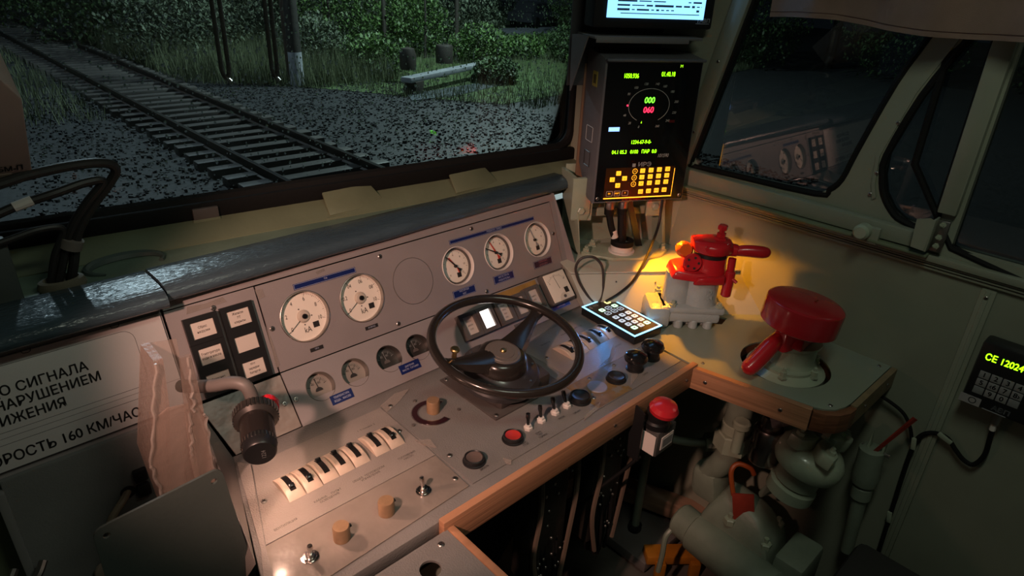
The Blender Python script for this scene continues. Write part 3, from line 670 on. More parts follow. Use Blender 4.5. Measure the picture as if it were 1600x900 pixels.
for i, (x, l) in enumerate(((.694, 'nearest the red push button'), (.728, 'second from the red push button'), (.765, 'third from the red push button'), (.798, 'nearest the ochre patch'))):
    t = thing('black_toggle', 'small black toggle switch with a hex nut, '+l, 'switch', FD(x, .655, .0004), 'black toggle switches in a row')
    B().lathe([(0, 0), (.0085, 0), (.0085, .005), (.0055, .0055), (.0055, .010), (0, .010)], None, 6).put('nut', mWHITE, t, None, 20); B().lathe([(.0028, .006), (.0032, .020), (.0045, .026), (.004, .033), (0, .034)], RX(-4-6*i), 12).put('bat', mBLACKG, t)
for x, y, l in ((1.008, .652, 'black mushroom knob nearer the wheel'), (1.073, .656, 'black mushroom knob nearest the side table')):
    t = thing('mushroom_knob', l, 'knob', FD(x, y, .0006), 'black mushroom knobs')
    B().lathe([(.019, 0), (.019, .003), (.0165, .004), (.0165, .020), (0, .020)], None, 24).put('stem', mBLACK, t); B().lathe([(0, .019), (.018, .019), (.0245, .024), (.0255, .029), (.022, .037), (.012, .042), (0, .043)], None, 28).put('cap', mBLACKG, t)

# ---------------------------------------------------------------- steering wheel
WT = T(.745, .775, .910) @ RX(10)
sw_ = thing('controller_wheel', 'black two-spoke controller wheel standing on the desk', 'steering wheel', FD(.756, .795, 0))
inv = FD(.756, .795, 0).inverted()
b = B().tube([(.1435*math.cos(2*math.pi*i/96), .1435*math.sin(2*math.pi*i/96), 0) for i in range(96)], .0092, 14, True, 1)
b.put('rim', mRIM, sw_, inv @ WT, 60)
def spoke(ang, L):
    rows = []
    for i in range(9):
        t = i/8; r = .028+(L-.028)*t; wd = .022*(1-t)**1.2+.0085+(.007 if i == 8 else .0015 if i == 7 else 0); z = -.030+.026*t**1.6; hgt = .012*(1-t)+.006
        rows.append([(r, -wd, z-hgt), (r, -wd*.8, z+hgt*.3), (r, 0, z+hgt*.6), (r, wd*.8, z+hgt*.3), (r, wd, z-hgt), (r, 0, z-hgt*1.2), (r, -wd, z-hgt)])
    return B().grid(rows).put('spoke', mRIM, sw_, inv @ WT @ RZ(ang), 50)
spoke(20, .140); sp = spoke(172, .136)
hubp = T(-.004, .000, -.034)
B().lathe([(0, -.034), (.052, -.034), (.052, -.010), (.049, .002), (.043, .008), (.036, .010), (0, .010)], hubp, 40).put('hub', mRIM, sw_, inv @ WT)
hc = B().lathe([(0, .0135), (.022, .0135), (.0225, .0125), (.030, .0125), (.031, .0115), (.035, .011), (.036, .008)], hubp, 40).put('hub_cap', M('hub_cap_grey', (.15, .125, .11), .35, bump=.2, bscale=200), sw_, inv @ WT)
B().lathe([(0, .0185), (.004, .018), (.0062, .0155), (.0062, .013)], hubp, 14).put('centre_screw', mBRASS, hc)
B().lathe([(0, -.060), (.070, -.060), (.082, -.048), (.083, -.038), (.076, -.028), (.058, -.024), (.050, -.018), (0, -.018)], hubp, 40).put('column_collar', M('collar_dark', (.035, .032, .035), .3, coat=.3), sw_, inv @ WT)
for k in range(8): B().lathe([(0, .002), (.0028, .001), (.0028, 0)], hubp @ RZ(k*45+20) @ T(.068, 0, -.0258), 8).put('collar_rivet', mSTEEL, sw_, inv @ WT)
bs = B(); o8 = [(.092*math.cos(R(a)), .082*math.sin(R(a))) for a in (45, 90, 135, 180, 225, 270, 315, 0)]
bs.prism([(-.066, -.072), (.066, -.072), (.072, -.040), (.072, .060), (.06, .072), (-.06, .072), (-.072, .060), (-.072, -.040)], .004, .034, None, .006).put('base_housing', M('housing_brown', (.055, .045, .042), .4, bump=.2, bscale=200), sw_)
B().box((0, 0, .002), (.184, .170, .004), .001).put('base_plate', M('base_plate_dark', (.075, .066, .062), .4), sw_)
for a, c in ((-.083, -.076), (-.083, .076), (.083, -.076), (.083, .076)): screw(sw_, T(a, c, .004))
kp = B().lathe([(0, 0), (.005, 0), (.004, .012), (.0035, .014), (.0085, .0155), (.009, .019), (.007, .021), (0, .0212)], None, 14).put('brass_pin', mBRASS, sw_, inv @ WT @ T(-.110, .022, -.005))
# ================================================================ right side: table, corner cover, displays
TH = [(1.225, .835), (1.300, .815), (1.372, .645), (1.335, .637), (1.200, .772)]
st = thing('side_table', 'green topped side table with wooden edging along the wall', 'table')
tp = [(1.121, .578), (1.174, .340), (1.182, .322), (1.198, .306), (1.222, .297), (1.245, .294), (1.462, .292), (1.462, .66), (1.17, .93), (1.150, .925), (1.133, .864)]
B().plate(tp, [circ(1.285, .452, .094, 48), TH], .004, T(0, 0, .8008)).put('table_top', mTABLE, st)
B().plate([(1.123, .578), (1.176, .342), (1.19, .318), (1.245, .298), (1.458, .296), (1.458, .66), (1.17, .93), (1.135, .864)], [circ(1.285, .452, .096, 40), TH], .022, T(0, 0, .7962)).put('table_board', mWOODD, st)
def edge(p, q, th, z0, z1, mat, label=None):
    p, q = Vector((*p, 0)), Vector((*q, 0)); d = (q-p).normalized(); n = Vector((d.y, -d.x, 0))
    Mx = Matrix(((d.x, n.x, 0, p.x), (d.y, n.y, 0, p.y), (0, 0, 1, 0), (0, 0, 0, 1)))
    L = (q-p).length
    o = B().box((L/2, -th/2, (z0+z1)/2), (L, th, z1-z0), .0015).put('wooden_edge', mat, st, Mx)
    return o, L
e1, L1_ = edge((1.119, .584), (1.172, .338), -.014, .752, .8015, mWOOD)
for t_ in (.16, .78): screw(e1, T(L1_*t_, .0145, .778) @ RX(-90), .9)
B().prism([(1.172, .338), (1.162, .333), (1.172, .310), (1.190, .292), (1.216, .281), (1.240, .279), (1.243, .292), (1.222, .297), (1.198, .306), (1.182, .322)], .754, .798, None, .001).put('corner_block', mWOODD, st)
e2, L2_ = edge((1.240, .292), (1.458, .290), -.012, .756, .8012, M('worn_edge_wood', (.22, .16, .09), .5, var=.25, vscale=30, bump=.2, bscale=80))
for t_ in (.25, .8): screw(e2, T(L2_*t_, .0125, .780) @ RX(-90), .8)
for x, y in ((1.143, .570), (1.205, .318), (1.44, .31)): screw(st, T(x, y, .801), .9)
# corner cover box
cc = thing('corner_cover', 'pale sheet metal cover box in the corner under the displays', 'cover')
B().hull([(1.108, .935, .890), (1.46, .681, .890), (1.125, .885, .798), (1.46, .597, .798), (1.20, 1.10, .890), (1.46, 1.10, .890), (1.20, 1.10, .798), (1.46, 1.10, .798)]).put('front_sheet', mBOXG, cc)
B().hull([(1.106, .934, .892), (1.458, .677, .892), (1.106, .934, .8965), (1.458, .677, .8965), (1.19, 1.12, .892), (1.458, 1.12, .892), (1.19, 1.12, .8965), (1.458, 1.12, .8965)], .001).put('top_sheet', mBOXG, cc)
for x, y, z in ((1.19, .858, .875), (1.27, .798, .872), (1.36, .728, .84)): B().sphere((x, y, z), .0022, seg=8).put('rivet', mGREYP, cc)

KA = R(28); kt = Vector((math.cos(KA), -math.sin(KA), 0)); kn = Vector((-math.sin(KA), -math.cos(KA), 0)); ko = Vector((1.188, .956, 0))
FKm = Matrix(((kt.x, 0, kn.x, ko.x), (kt.y, 0, kn.y, ko.y), (0, 1, 0, 0), (0, 0, 0, 1)))
# column carrying the displays
co = thing('display_column', 'pale green bolted column carrying the speed display', 'column', FKm)
def KZ(x, y, z): return Vector((x, z, -y))          # local (t, depth back, height)
fl = B().prism([(-.125, .02), (-.11, -.01), (-.05, -.045), (.03, -.055), (.09, -.04), (.125, -.005), (.13, .06), (-.12, .06)], 0, .010, Matrix(((1, 0, 0, .118), (0, 0, 1, .8965), (0, -1, 0, -.031), (0, 0, 0, 1))), .003).put('flange', mVALVE, co)
ro = Matrix(((1, 0, 0, 0), (0, 0, 1, 0), (0, -1, 0, 0), (0, 0, 0, 1)))
for x, y in ((.012, .035), (.22, .02), (.045, .075)): B().lathe([(.012, 0), (.012, .003), (.0085, .003), (.0085, .011), (.005, .012), (.005, .017), (0, .017)], T(x, .9065, -y) @ ro, 6).put('bolt', mVALVE, fl, None, 20)
B().hull([KZ(-.012, .05, .905), KZ(-.004, .05, .905), KZ(-.012, .14, .905), KZ(-.004, .14, .905), KZ(-.030, .055, 1.10), KZ(-.022, .055, 1.10), KZ(-.030, .15, 1.10), KZ(-.022, .15, 1.10), KZ(-.006, .03, .905)]).put('side_web', mVALVE, co)
B().hull([KZ(.232, .04, .905), KZ(.240, .04, .905), KZ(.232, .13, .905), KZ(.240, .13, .905), KZ(.205, .05, 1.10), KZ(.213, .05, 1.10), KZ(.205, .14, 1.10), KZ(.213, .14, 1.10)]).put('side_web', mVALVE, co)
B().box((.10, 1.0, -.145), (.24, .22, .008), .002).put('back_plate', mVALVE, co)
B().box((.09, .995, -.09), (.20, .022, .010), .002).put('crossbar', mVALVE, co)
def bplate(x, y0, y1, w, h, label):
    o = B().prism([(-w/2, y0), (w/2*.7, y0-.004), (w/2, y0+.012), (w/2, y1), (-w/2, y1)], 0, .006, T(x, 0, h), .001).put('bracket_plate', mVALVE, co)
    B().prism([(-w/2+.004, y0-.006), (w/2+.008, y0-.008), (w/2+.010, y1), (-w/2, y1)], -.006, -.001, T(x, 0, h)).put('backing_plate', mVALVE, co)
    B().lathe([(.0105, 0), (.0105, .006), (.008, .0075), (0, .0075)], T(x, y0+.022, h+.006), 6).put('bolt', mVALVE, o, None, 20)
bplate(-.010, .995, 1.10, .050, -.050, ''); bplate(.190, 1.000, 1.10, .046, -.040, '')
B().hull([KZ(.10, .03, 1.06), KZ(.115, .03, 1.06), KZ(.16, .05, .905), KZ(.178, .05, .905), KZ(.10, .036, 1.06), KZ(.115, .036, 1.06), KZ(.16, .056, .905), KZ(.178, .056, .905)]).put('strut', mBLACK, co)
cg = thing('cable_gland', 'pale cable gland ring with black rim on the column foot', 'gland', FKm @ T(.106, .9065, -.026) @ ro)
B().lathe([(.034, 0), (.034, .004), (.028, .005), (.028, .020), (.024, .022), (.0, .020)], None, 28).put('ring', mWHITE, cg); B().lathe([(.0295, .019), (.0295, .032), (.022, .034), (.020, .024)], None, 28).put('rubber_rim', mRUB, cg)
for x, l, wr_ in ((.064, 'thinner black cable with white tag below the display', True), (.100, 'thicker black cable plugged under the display', False)):
    t = thing('display_cable', l, 'cable', FKm @ T(x, 1.05, -.035), 'cables from the speed display to the gland')
    B().lathe([(.0135, .002), (.0135, -.012), (.0115, -.013), (.0125, -.020), (.0115, -.030), (0, -.030)], Matrix(((1, 0, 0, 0), (0, 0, 1, 0), (0, -1, 0, 0), (0, 0, 0, 1))), 16).put('plug', mSTEEL, t)
    B().lathe([(.013, -.028), (.012, -.044), (0, -.044)], Matrix(((1, 0, 0, 0), (0, 0, 1, 0), (0, -1, 0, 0), (0, 0, 0, 1))), 16).put('boot', mRUB, t)
    q = .106-x
    B().tube([(0, -.04, 0), (q*.18, -.075, .006), (q*.45, -.105, .010), (q*.62, -.128, .008)], .009 if wr_ else .0115, 10).put('cable', mRUB, t)
    if wr_: B().tube([(q*.30, -.085, .008), (q*.45, -.104, .010)], .0096, 10, n=2).put('tag', mWHITE, t)
tag(B().tube([(1.362, .872, 1.05), (1.350, .864, .99), (1.306, .848, .946), (1.258, .834, .910), (1.221, .832, .876), (1.187, .843, .850), (1.162, .862, .828)], .0034, 8).put('thin_cable', mBLACK), 'thin black cable hanging from the display down to the keypad', 'cable')
tag(B().tube([(1.150, .872, .815), (1.135, .893, .835), (1.118, .915, .875), (1.112, .925, .91), (1.122, .918, .935), (1.145, .90, .938), (1.162, .885, .915), (1.166, .878, .87), (1.158, .874, .835), (1.140, .872, .815)], .0034, 8).put('looped_cable', M('brown_cable', (.045, .035, .03), .4)), 'thin cable standing in a loop behind the lit keypad', 'cable')

# speed display
sd = thing('speed_display', 'black speed display with green and red digits and amber keys', 'display', FKm @ T(0, 0, 0))
def side(h0, h1): pass
prof = [(0, 1.05), (0, 1.380), (-.004, 1.386), (-.112, 1.398), (-.112, 1.125), (-.040, 1.052)]
SIDE = Matrix(((0, 0, 1, 0), (0, 1, 0, 0), (1, 0, 0, 0), (0, 0, 0, 1)))
mCASE = M('display_case_grey', (.13, .13, .145), .5, bump=.5, bscale=420)
B().prism(prof, 0, .243, SIDE, .002).put('case', mCASE, sd)
B().box((.1225, 1.2145, .0008), (.235, .322, .003), .001).put('front_glass', M('display_black_glass', (.006, .006, .007), .12), sd)
B().box((.1225, 1.3825, .004), (.245, .006, .012), .002).put('top_lip', mCASE, sd)
hz = .0028
def klub(txt, t, z, size, mat, sx=1, shear=0, al='CENTER', bold=0): return text(txt, size*1.12, mat, sd, T(t, z, hz), 'lettering', al, sx, bold, 1, shear)
klub('1050.936', .064, 1.3485, .0125, mGREENL, .72, bold=.00022); klub('01.40.18', .156, 1.3525, .0125, mGREENL, .72, bold=.00022); klub('M', .187, 1.3700, .0085, mGREENL)
klub('000', .117, 1.2945, .0165, mGREEN2, .95, .1, bold=.0004); klub('060', .117, 1.2725, .0165, mREDL, .95, .1, bold=.0004)
klub('1234-67-9-0-', .109, 1.198, .0110, mGREENL, .82, bold=.00022); klub('04.1 05.3   0100   ПАР  0.0', .0945, 1.175, .0110, mGREENL, .84, bold=.00022)
klub('101590', .171, 1.164, .011, M('scale_print', (.62, .62, .58), .5), .8, .2); klub('ИРЭ', .126, 1.1435, .0125, M('grey_logo', (.5, .5, .52), .5), 1.2, bold=.0004)
B().box((0, 0, 0), (.0018, .011, .0004), 0, T(.098, 1.1425, hz) @ RZ(45)).box((0, 0, 0), (.0018, .011, .0004), 0, T(.098, 1.1425, hz) @ RZ(-45)).box((0, 0, 0), (.0018, .009, .0004), 0, T(.098, 1.1425, hz)).box((0, 0, 0), (.009, .0018, .0004), 0, T(.098, 1.1425, hz)).put('logo', M('grey_logo', (.5, .5, .52), .5), sd)
ell = []
for i in range(49):
    a = R(-58+i*296/48); ell.append((.1175+.0515*math.cos(a), 1.2825+.0385*math.sin(a), hz))
B().tube(ell, .0006, 4, n=1).put('speed_scale', M('scale_print', (.62, .62, .58), .5), sd)
for i, (t_, z_) in enumerate(((.097, 1.234), (.073, 1.243), (.058, 1.261), (None, None), (.063, 1.309), (.079, 1.323), (.103, 1.331), (.131, 1.331), (.151, 1.326), (.172, 1.314), (.186, 1.291), (.184, 1.266), (.170, 1.2475), (.145, 1.235))):
    if t_: klub(str(i*20), t_, z_, .0068, M('scale_print', (.62, .62, .58), .5), .9, .2)
B().prism(circ(.063, 1.2835, .0022, 12), hz-.0005, hz).put('red_dot', mREDL, sd)
B().prism([(.1015, 1.2425), (.1035, 1.2475), (.1045, 1.2425)], hz-.0005, hz).put('green_tick', mGREENL, sd)
B().box((.036, 1.2295, hz), (.027, .0095, .0008)).put('blue_lamp', mBLUEL, sd)
B().box((.182, 1.246, hz), (.014, .006, .0005)).put('red_patch', M('dark_red_patch', (.10, .008, .01), .4), sd)
B().box((.118, 1.1000, .002), (.182, .0745, .0016)).put('key_field', mAMBERD, sd)
B().box((.118, 1.0618, .0031), (.182, .0022, .001)).box((.2085, 1.098, .0029), (.0010, .068, .0006)).put('amber_strip', mAMBERL, sd)
kk = B().box((0, 0, 0), (.0125, .0112, .0022), .0012).mesh('amber_key', mAMBER)
KEYS = [(.060, 1.124, '1'), (.045, 1.109, '4'), (.077, 1.111, '6'), (.061, 1.094, '8')]
for r_ in range(3):
    for c_ in range(4): KEYS.append((.1225+.0222*c_, 1.1285-.0160*r_+.0007*c_, '123456789ОПС'[r_*4+c_]))
for c_ in range(4): KEYS.append((.124+.0212*c_, 1.0760+.0007*c_, ['УД', 'КЭ', 'РМП', 'ВВ'][c_]))
for x, z, ch in KEYS:
    o = link('amber_key', kk, sd, T(x, z, .0035)); text(ch, .0062, mINK, o, T(0, -.0006, .0013), 'lettering')
for z in (1.1275, 1.1115, 1.0955):
    B().tube([(a, b, .003) for a, b in circ(.1025, z, .0062, 18)], .0006, 4, True, 1).tube([(a, b, .003) for a, b in circ(.1025, z, .0032, 3, 90, 450)], .0005, 4, True, 1).put('round_key', mAMBER, sd)
for x, l in ((.0415, 'ВК'), (.0620, 'РМП'), (.0830, 'F')):
    o = B().tube([(a, b, .003) for a, b in rrect(x-.0078, 1.0675, x+.0078, 1.0795, .0015)], .0005, 4, True, 1).put('outlined_key', mWHITE, sd); text(l, .0055, mAMBER, o, T(x, 1.0735, .003), 'lettering')
for x in (.012, .232): screw(sd, T(x, 1.062, .002), .9)
st_ = B().box((-.0012, 1.335, -.050), (.001, .034, .028)).put('yellow_sticker', M('yellow_sticker', (.42, .37, .08), .5), sd); B().box((-.0018, 1.335, -.050), (.0006, .020, .016)).put('print', M('sticker_print', (.10, .09, .03), .5), st_)
B().tube([(-.001, z, h) for h, z in rrect(-.075, 1.19, -.035, 1.225, .002)], .0008, 4, True, 1).put('sticker_frame', M('pale_line', (.45, .45, .45), .5), sd)
B().tube([(-.001, z, h) for h, z in rrect(-.075, 1.13, -.04, 1.165, .002)], .0008, 4, True, 1).put('hatch_outline', mBLACK, sd)
light('added_amber_spot', 'SPOT', FKm @ Vector((.140, 1.046, .088)), 8.0, (1.0, .33, .006), (1.335, .70, .82), spot_size=R(98), spot_blend=.35, shadow_soft_size=.006)  # added spot in open air before the display, throws amber onto cover and wall
# monitor above it
mo_ = thing('train_monitor', 'black framed monitor with glowing white-blue table on screen', 'monitor', FKm)
B().box((.108, 1.60, -.035), (.288, .304, .06), .006).put('case', mBLACK, mo_)
B().box((.109, 1.605, -.0032), (.232, .272, .004)).put('screen', mSCREEN, mo_)
sb_ = B(); rr = random.Random(5)
for i in range(30):
    z = 1.4775+i*.0086; x = .012
    while x < .215:
        w_ = rr.choice((.008, .012, .02, .034, .05)); w_ = min(w_, .218-x)
        if rr.random() < .86 and i > 0: sb_.box((x+w_/2, z, -.0010), (w_-.005, rr.choice((.0022, .0036, .0046)), .0004))
        x += w_
sb_.box((.118, 1.4785, -.0010), (.19, .0018, .0004)).put('screen_text', mSCRD, mo_)
mt_ = M('logo_print', (.42, .42, .44), .4)
text('АВП', .0110, mt_, mo_, T(.2315, 1.4665, -.0046), 'lettering', sx=1.15, bold=.0003); B().box((.226, 1.4605, -.0045), (.034, .0010, .0006)).box((.2145, 1.4660, -.0045), (.0010, .008, .0006), 0).put('logo', mt_, mo_)
sh_ = thing('monitor_shelf', 'folded grey shelf plate under the upper monitor', 'shelf', FKm)
mSH = M('shelf_grey', (.17, .165, .17), .5, bump=.2, bscale=200)
B().box((.100, 1.428, -.055), (.262, .006, .11), .001).put('tray', mSH, sh_); B().box((.085, 1.4225, -.001), (.225, .010, .003), .001).put('front_lip', mSH, sh_)
B().hull([(-.045, 1.43, -.06), (-.045, 1.43, -.0), (-.040, 1.30, -.10), (-.040, 1.425, -.115), (-.048, 1.43, -.06), (-.048, 1.43, 0), (-.043, 1.30, -.10), (-.043, 1.425, -.115)]).put('side_wing', mSH, sh_)
B().box((.105, 1.48, -.118), (.30, .34, .006)).put('back_panel', M('back_panel_dark', (.05, .05, .055), .5), sh_)
B().hull([Vector(p) for p in ((-.004, 1.06, -.113), (.02, 1.06, -.113), (-.004, 1.36, -.113), (.02, 1.36, -.113), (-.004, 1.06, -.119), (.02, 1.06, -.119), (-.004, 1.36, -.119), (.02, 1.36, -.119))]).put('rear_trim', M('brown_trim', (.22, .13, .08), .5), sd)

# lit keypad lying on the desk
kd = thing('lit_keypad', 'flat black keypad with glowing ice-blue border and keys', 'keypad', T(1.136, .793, .8035) @ RZ(-5.3))
W2, L2 = .0465, .0865
B().box((0, 0, .011), (2*W2, 2*L2, .021), .002).put('case', mBLACK, kd)
B().plate([(-W2, -L2), (W2, -L2), (W2, L2), (-W2, L2)], [[(-W2+.004, -L2+.004), (W2-.004, -L2+.004), (W2-.004, L2-.004), (-W2+.004, L2-.004)]], .0016, T(0, 0, .0228)).put('light_border', mICE, kd)
B().box((0, 0, .0216), (2*W2-.008, 2*L2-.008, .0012)).put('front_sheet', M('keypad_brown_black', (.030, .018, .012), .35), kd)
mKG = M('keypad_green_light', (.55, 1.0, .62), .4, emit=1.6); mKY = M('keypad_yellow_light', (1.0, .95, .35), .4, emit=1.4); mKW = M('keypad_white_light', (.55, .68, .80), .4, emit=.85)
def kkey(a, b_, mt, ol=False):
    x = -W2+2*W2*b_; y = L2-2*L2*a; P = rrect(x-.0072, y-.0066, x+.0072, y+.0066, .003)
    if ol: B().tube([(p, q, .0226) for p, q in P], .0007, 4, True, 1).box((x, y, .0225), (.006, .0015, .0004)).put('outlined_key', mKW, kd)
    else:
        o = B().prism(P, .0220, .0230).put('key', mt, kd); B().box((x, y, .0231), (.005, .004, .0003)).put('print', mDIM, o)
kkey(.105, .75, mKY); kkey(.236, .77, mKG); kkey(.236, .54, None, True); kkey(.236, .31, mKG)
for b_ in (.775, .55, .32): kkey(.345, b_, None, True)
for r_, a in enumerate((.49, .605, .72, .83)):
    for c_, b_ in enumerate((.79, .56, .33)): kkey(a, b_, mKG if (r_ == 3 and c_ != 1) else mKW)
text('d', .016, mWHITE, kd, T(-.033, .070, .0224) @ RZ(0), 'logo', bold=.001); text('КЛУБ\nПУЛЬТ', .005, mWHITE, kd, T(-.014, .072, .0224), 'lettering')

# brake valve with red head
bv = thing('brake_valve', 'grey brake valve with bright red head and handle', 'valve', Matrix(((.717, .697, 0, 1.290), (-.697, .717, 0, .702), (0, 0, 1, .8), (0, 0, 0, 1))))
B().box((-.015, .004, .030), (.150, .10, .028), .008).box((-.015, .014, .010), (.14, .07, .024), .004).box((-.085, -.006, .028), (.055, .095, .058), .014).put('foot', mCAST, bv)
for x in (-.035, .0, .035): B().cyl((x, -.036, .0), (x, -.036, .022), .011, seg=12, bev=.002).put('foot_lug', mCAST, bv)
f_ = B().box((-.008, .002, .048), (.152, .098, .018), .006).put('flange', mCAST, bv)
for x, y in ((-.075, .04), (-.055, -.038), (.055, -.038), (.058, .038)): B().lathe([(.0085, 0), (.0085, .006), (.005, .007), (.005, .013), (0, .013)], T(x, y, .057), 6).put('bolt', mVALVE, f_, None, 20)
B().lathe([(0, .050), (.036, .05), (.032, .07), (.032, .130), (0, .132)], T(-.040, .004, 0), 24).lathe([(0, .05), (.045, .05), (.041, .07), (.041, .132), (0, .134)], T(.014, 0, 0), 28).put('body', mCAST, bv)
text('90\n264', .014, mCAST, bv, T(.022, -.0425, .090) @ RX(90), 'raised_number')
B().hull([(-.068, -.040, .126), (.0, -.052, .124), (.048, -.044, .124), (.056, .03, .124), (-.02, .05, .124), (-.07, .03, .126), (-.060, -.036, .148), (.0, -.042, .140), (.050, -.040, .140), (.050, .03, .150), (-.02, .045, .15), (-.062, .028, .15)], .004).hull([(-.02, -.054, .118), (.052, -.050, .120), (.060, -.02, .122), (-.012, -.056, .136), (.050, -.052, .140), (.058, -.02, .140), (-.02, -.04, .12), (-.012, -.04, .136)], .003).put('red_body', mRED, bv)
B().lathe([(0, .135), (.042, .135), (.040, .150), (.038, .155), (.038, .184), (0, .186)], T(.024, 0, 0), 30).put('red_collar', mRED, bv)
B().lathe([(.0385, .176), (.0385, .185)], T(.024, 0, 0), 30).put('index_band', mBLACK, bv)
cap = B().hull([(.024+.045*math.cos(R(a)), .045*math.sin(R(a)), z) for a in range(0, 360, 24) for z in (.188, .206)]+[(-.022, -.026, .192), (-.024, -.024, .215), (-.022, .02, .192), (-.024, .02, .215)]+[(.034+.030*math.cos(R(a)), .030*math.sin(R(a)), .216) for a in range(0, 360, 30)]+[(.080, -.012, .19), (.080, .012, .19)], .003).put('head_cap', mRED, bv)
B().lathe([(.007, 0), (.007, .005), (0, .006)], T(.004, -.034, .203) @ RX(90), 6).put('bolt', mRED, cap, None, 20)
B().lathe([(.017, .205), (.015, .220), (.011, .2205), (.011, .230), (.007, .2305), (.007, .238), (.0115, .239), (.0115, .2475), (.009, .250), (0, .250)], T(.040, 0, 0), 6).put('top_nut', mRED, bv, None, 20)
B().cyl((.055, -.004, .193), (.082, -.012, .192), .017, .014, bev=.003).tube([(.078, -.012, .192), (.092, -.014, .194), (.112, -.017, .195), (.132, -.020, .195), (.140, -.021, .195)], lambda t: .0115+.003*math.sin(t*2.6), 14).sphere((.140, -.021, .195), .0128, seg=14).put('handle', mRED, bv)
B().cyl((.066, -.028, .180), (.066, -.032, .135), .009, seg=12).cyl((.066, -.034, .150), (.064, -.036, .088), .0118, seg=14, bev=.002).put('spring_tube', mRED, bv); B().cyl((.070, -.044, .135), (.078, -.052, .130), .004, seg=8).put('pin', mRED, bv)
B().lathe([(0, .0), (.018, .0), (.019, .006), (.019, .022), (.014, .030), (0, .030)], T(-.040, .012, .183) @ RX(75), 20).put('orange_cap', M('orange_red_paint', (.62, .10, .012), .3, coat=.3), bv)
vw = B().lathe([(.0, -.004), (.010, -.004), (.019, -.006), (.022, .0), (.019, .006), (.010, .004), (0, .004)], T(-.024, -.030, .166) @ RX(80), 18).put('bleed_wheel', mRED, bv)
for a in range(5): B().prism(circ(.013*math.cos(R(a*72)), .013*math.sin(R(a*72)), .0030, 8), .005, .0062, T(-.024, -.030, .166) @ RX(80)).put('wheel_hole', mINK, vw)

# emergency brake: red drum on a fork
eb = thing('drum_brake_valve', 'red drum topped brake valve standing in the round cut-out', 'valve', T(1.285, .450, .8))
B().lathe([(0, -.02), (.082, -.02), (.082, -.006), (.070, .0), (.062, .004), (.062, .010), (0, .010)], None, 36).put('base_flange', mVALVE, eb)
B().lathe([(0, .005), (.055, .005), (.047, .02), (.047, .050), (.053, .056), (.053, .062), (0, .064)], T(.012, -.004, 0), 32).put('body', mVALVE, eb)
for a in (30, 120, 200, 262, 320): B().lathe([(.010, .0), (.010, .004), (.0075, .004), (.0075, .016), (.004, .017), (.004, .024), (0, .024)], RZ(a) @ T(.066, 0, .002), 6).put('bolt', mVALVE, eb, None, 20)
B().hull([(-.045, -.040, .064), (.055, -.035, .064), (.058, .03, .064), (-.04, .035, .064), (-.02, -.03, .09), (.045, -.025, .085), (.05, .025, .085), (-.02, .03, .09)], .004).hull([(-.06, -.012, .055), (-.06, .028, .055), (-.02, -.028, .06), (-.02, .035, .06), (-.045, -.004, .095), (-.045, .020, .095), (.01, -.026, .115), (.01, .03, .115), (.02, -.026, .07), (.02, .03, .07)], .004).put('fork', mRED, eb)
B().tube([(-.03, .012, .078), (-.062, .016, .066), (-.092, .020, .048), (-.118, .024, .034), (-.131, .026, .028)], lambda t: .015+.004*math.sin(t*3.0) if t < .97 else .009, 14).put('handle', mRED, eb)
B().sphere((-.124, .025, .031), .017, seg=16).put('handle_end', mRED, eb)
B().lathe([(0, -.014), (.0765, -.014), (.0785, -.012), (.0785, .034), (.0775, .0375), (.075, .0395), (.071, .0405), (0, .0410)], T(-.004, -.006, .118) @ RX(4) @ RY(5), 48).put('drum', mRED, eb)
B().box((.02, -.02, .1585), (.012, .004, .003), .001).put('drum_notch', mREDD, eb)

# wall keypad unit
wk = thing('wall_keypad', 'black wall keypad unit with green glowing digits', 'keypad', Matrix(((0, 0, -1, 1.415), (-1, 0, 0, .088), (0, 1, 0, .880), (0, 0, 0, 1))))
B().box((.006, 0, -.0215), (.136, .140, .045), .007).put('case', mBLACK, wk)
text('СЕ 12024', .019, mGREENL, wk, T(-.050, .040, .0015), 'lettering', 'LEFT', sx=.80, bold=.0004)
for i, ch in enumerate(['1', '2', '3', '4', '5', '‹6', '7', '8›', '', '9', '0', '']):
    x = -.0395+.0195*(i % 4); y = .002-.0175*(i//4)
    o = B().box((x, y, .0012), (.0175, .0155, .0016), .0008).put('key', mDIM if ch == '' else M('key_pale', (.26, .25, .25), .5), wk)
    if ch: text(ch, .0135, mINK, o, T(x, y, .0022), 'lettering', bold=.0003)
s_ = B().box((-.046, -.0585, .0012), (.036, .018, .0012)).put('sticker', M('sticker_pale', (.33, .31, .31), .5), wk); B().tube([(a, b, .0022) for a, b in circ(-.042, -.0575, .006, 14)], .0008, 4, True, 1).put('emblem', mINK, s_)
text('АВП', .0135, M('logo_pale', (.30, .30, .32), .5), wk, T(.006, -.0575, .0015), 'lettering', sx=1.1, bold=.0004); B().box((-.003, -.0665, .0012), (.040, .0016, .0006)).put('logo', M('logo_pale', (.30, .30, .32), .5), wk)
B().cyl((.004, -.069, -.02), (.004, -.098, -.02), .009, seg=12).put('plug', mSTEEL, wk)
wc = thing('wall_cable', 'black cable drooping from the wall keypad down the wall', 'cable', T(1.445, .084, .78))
inv2 = T(1.445, .084, .78).inverted()
B().tube([inv2 @ Vector(p) for p in ((1.435, .084, .785), (1.44, .081, .745), (1.445, .078, .70), (1.445, .088, .668), (1.445, .106, .668), (1.445, .125, .682), (1.445, .146, .70), (1.445, .168, .70), (1.445, .186, .688), (1.445, .196, .665), (1.445, .198, .63), (1.445, .196, .56), (1.445, .190, .44), (1.445, .184, .30), (1.445, .18, .1))], .0048, 8).put('cable', mRUB, wc)
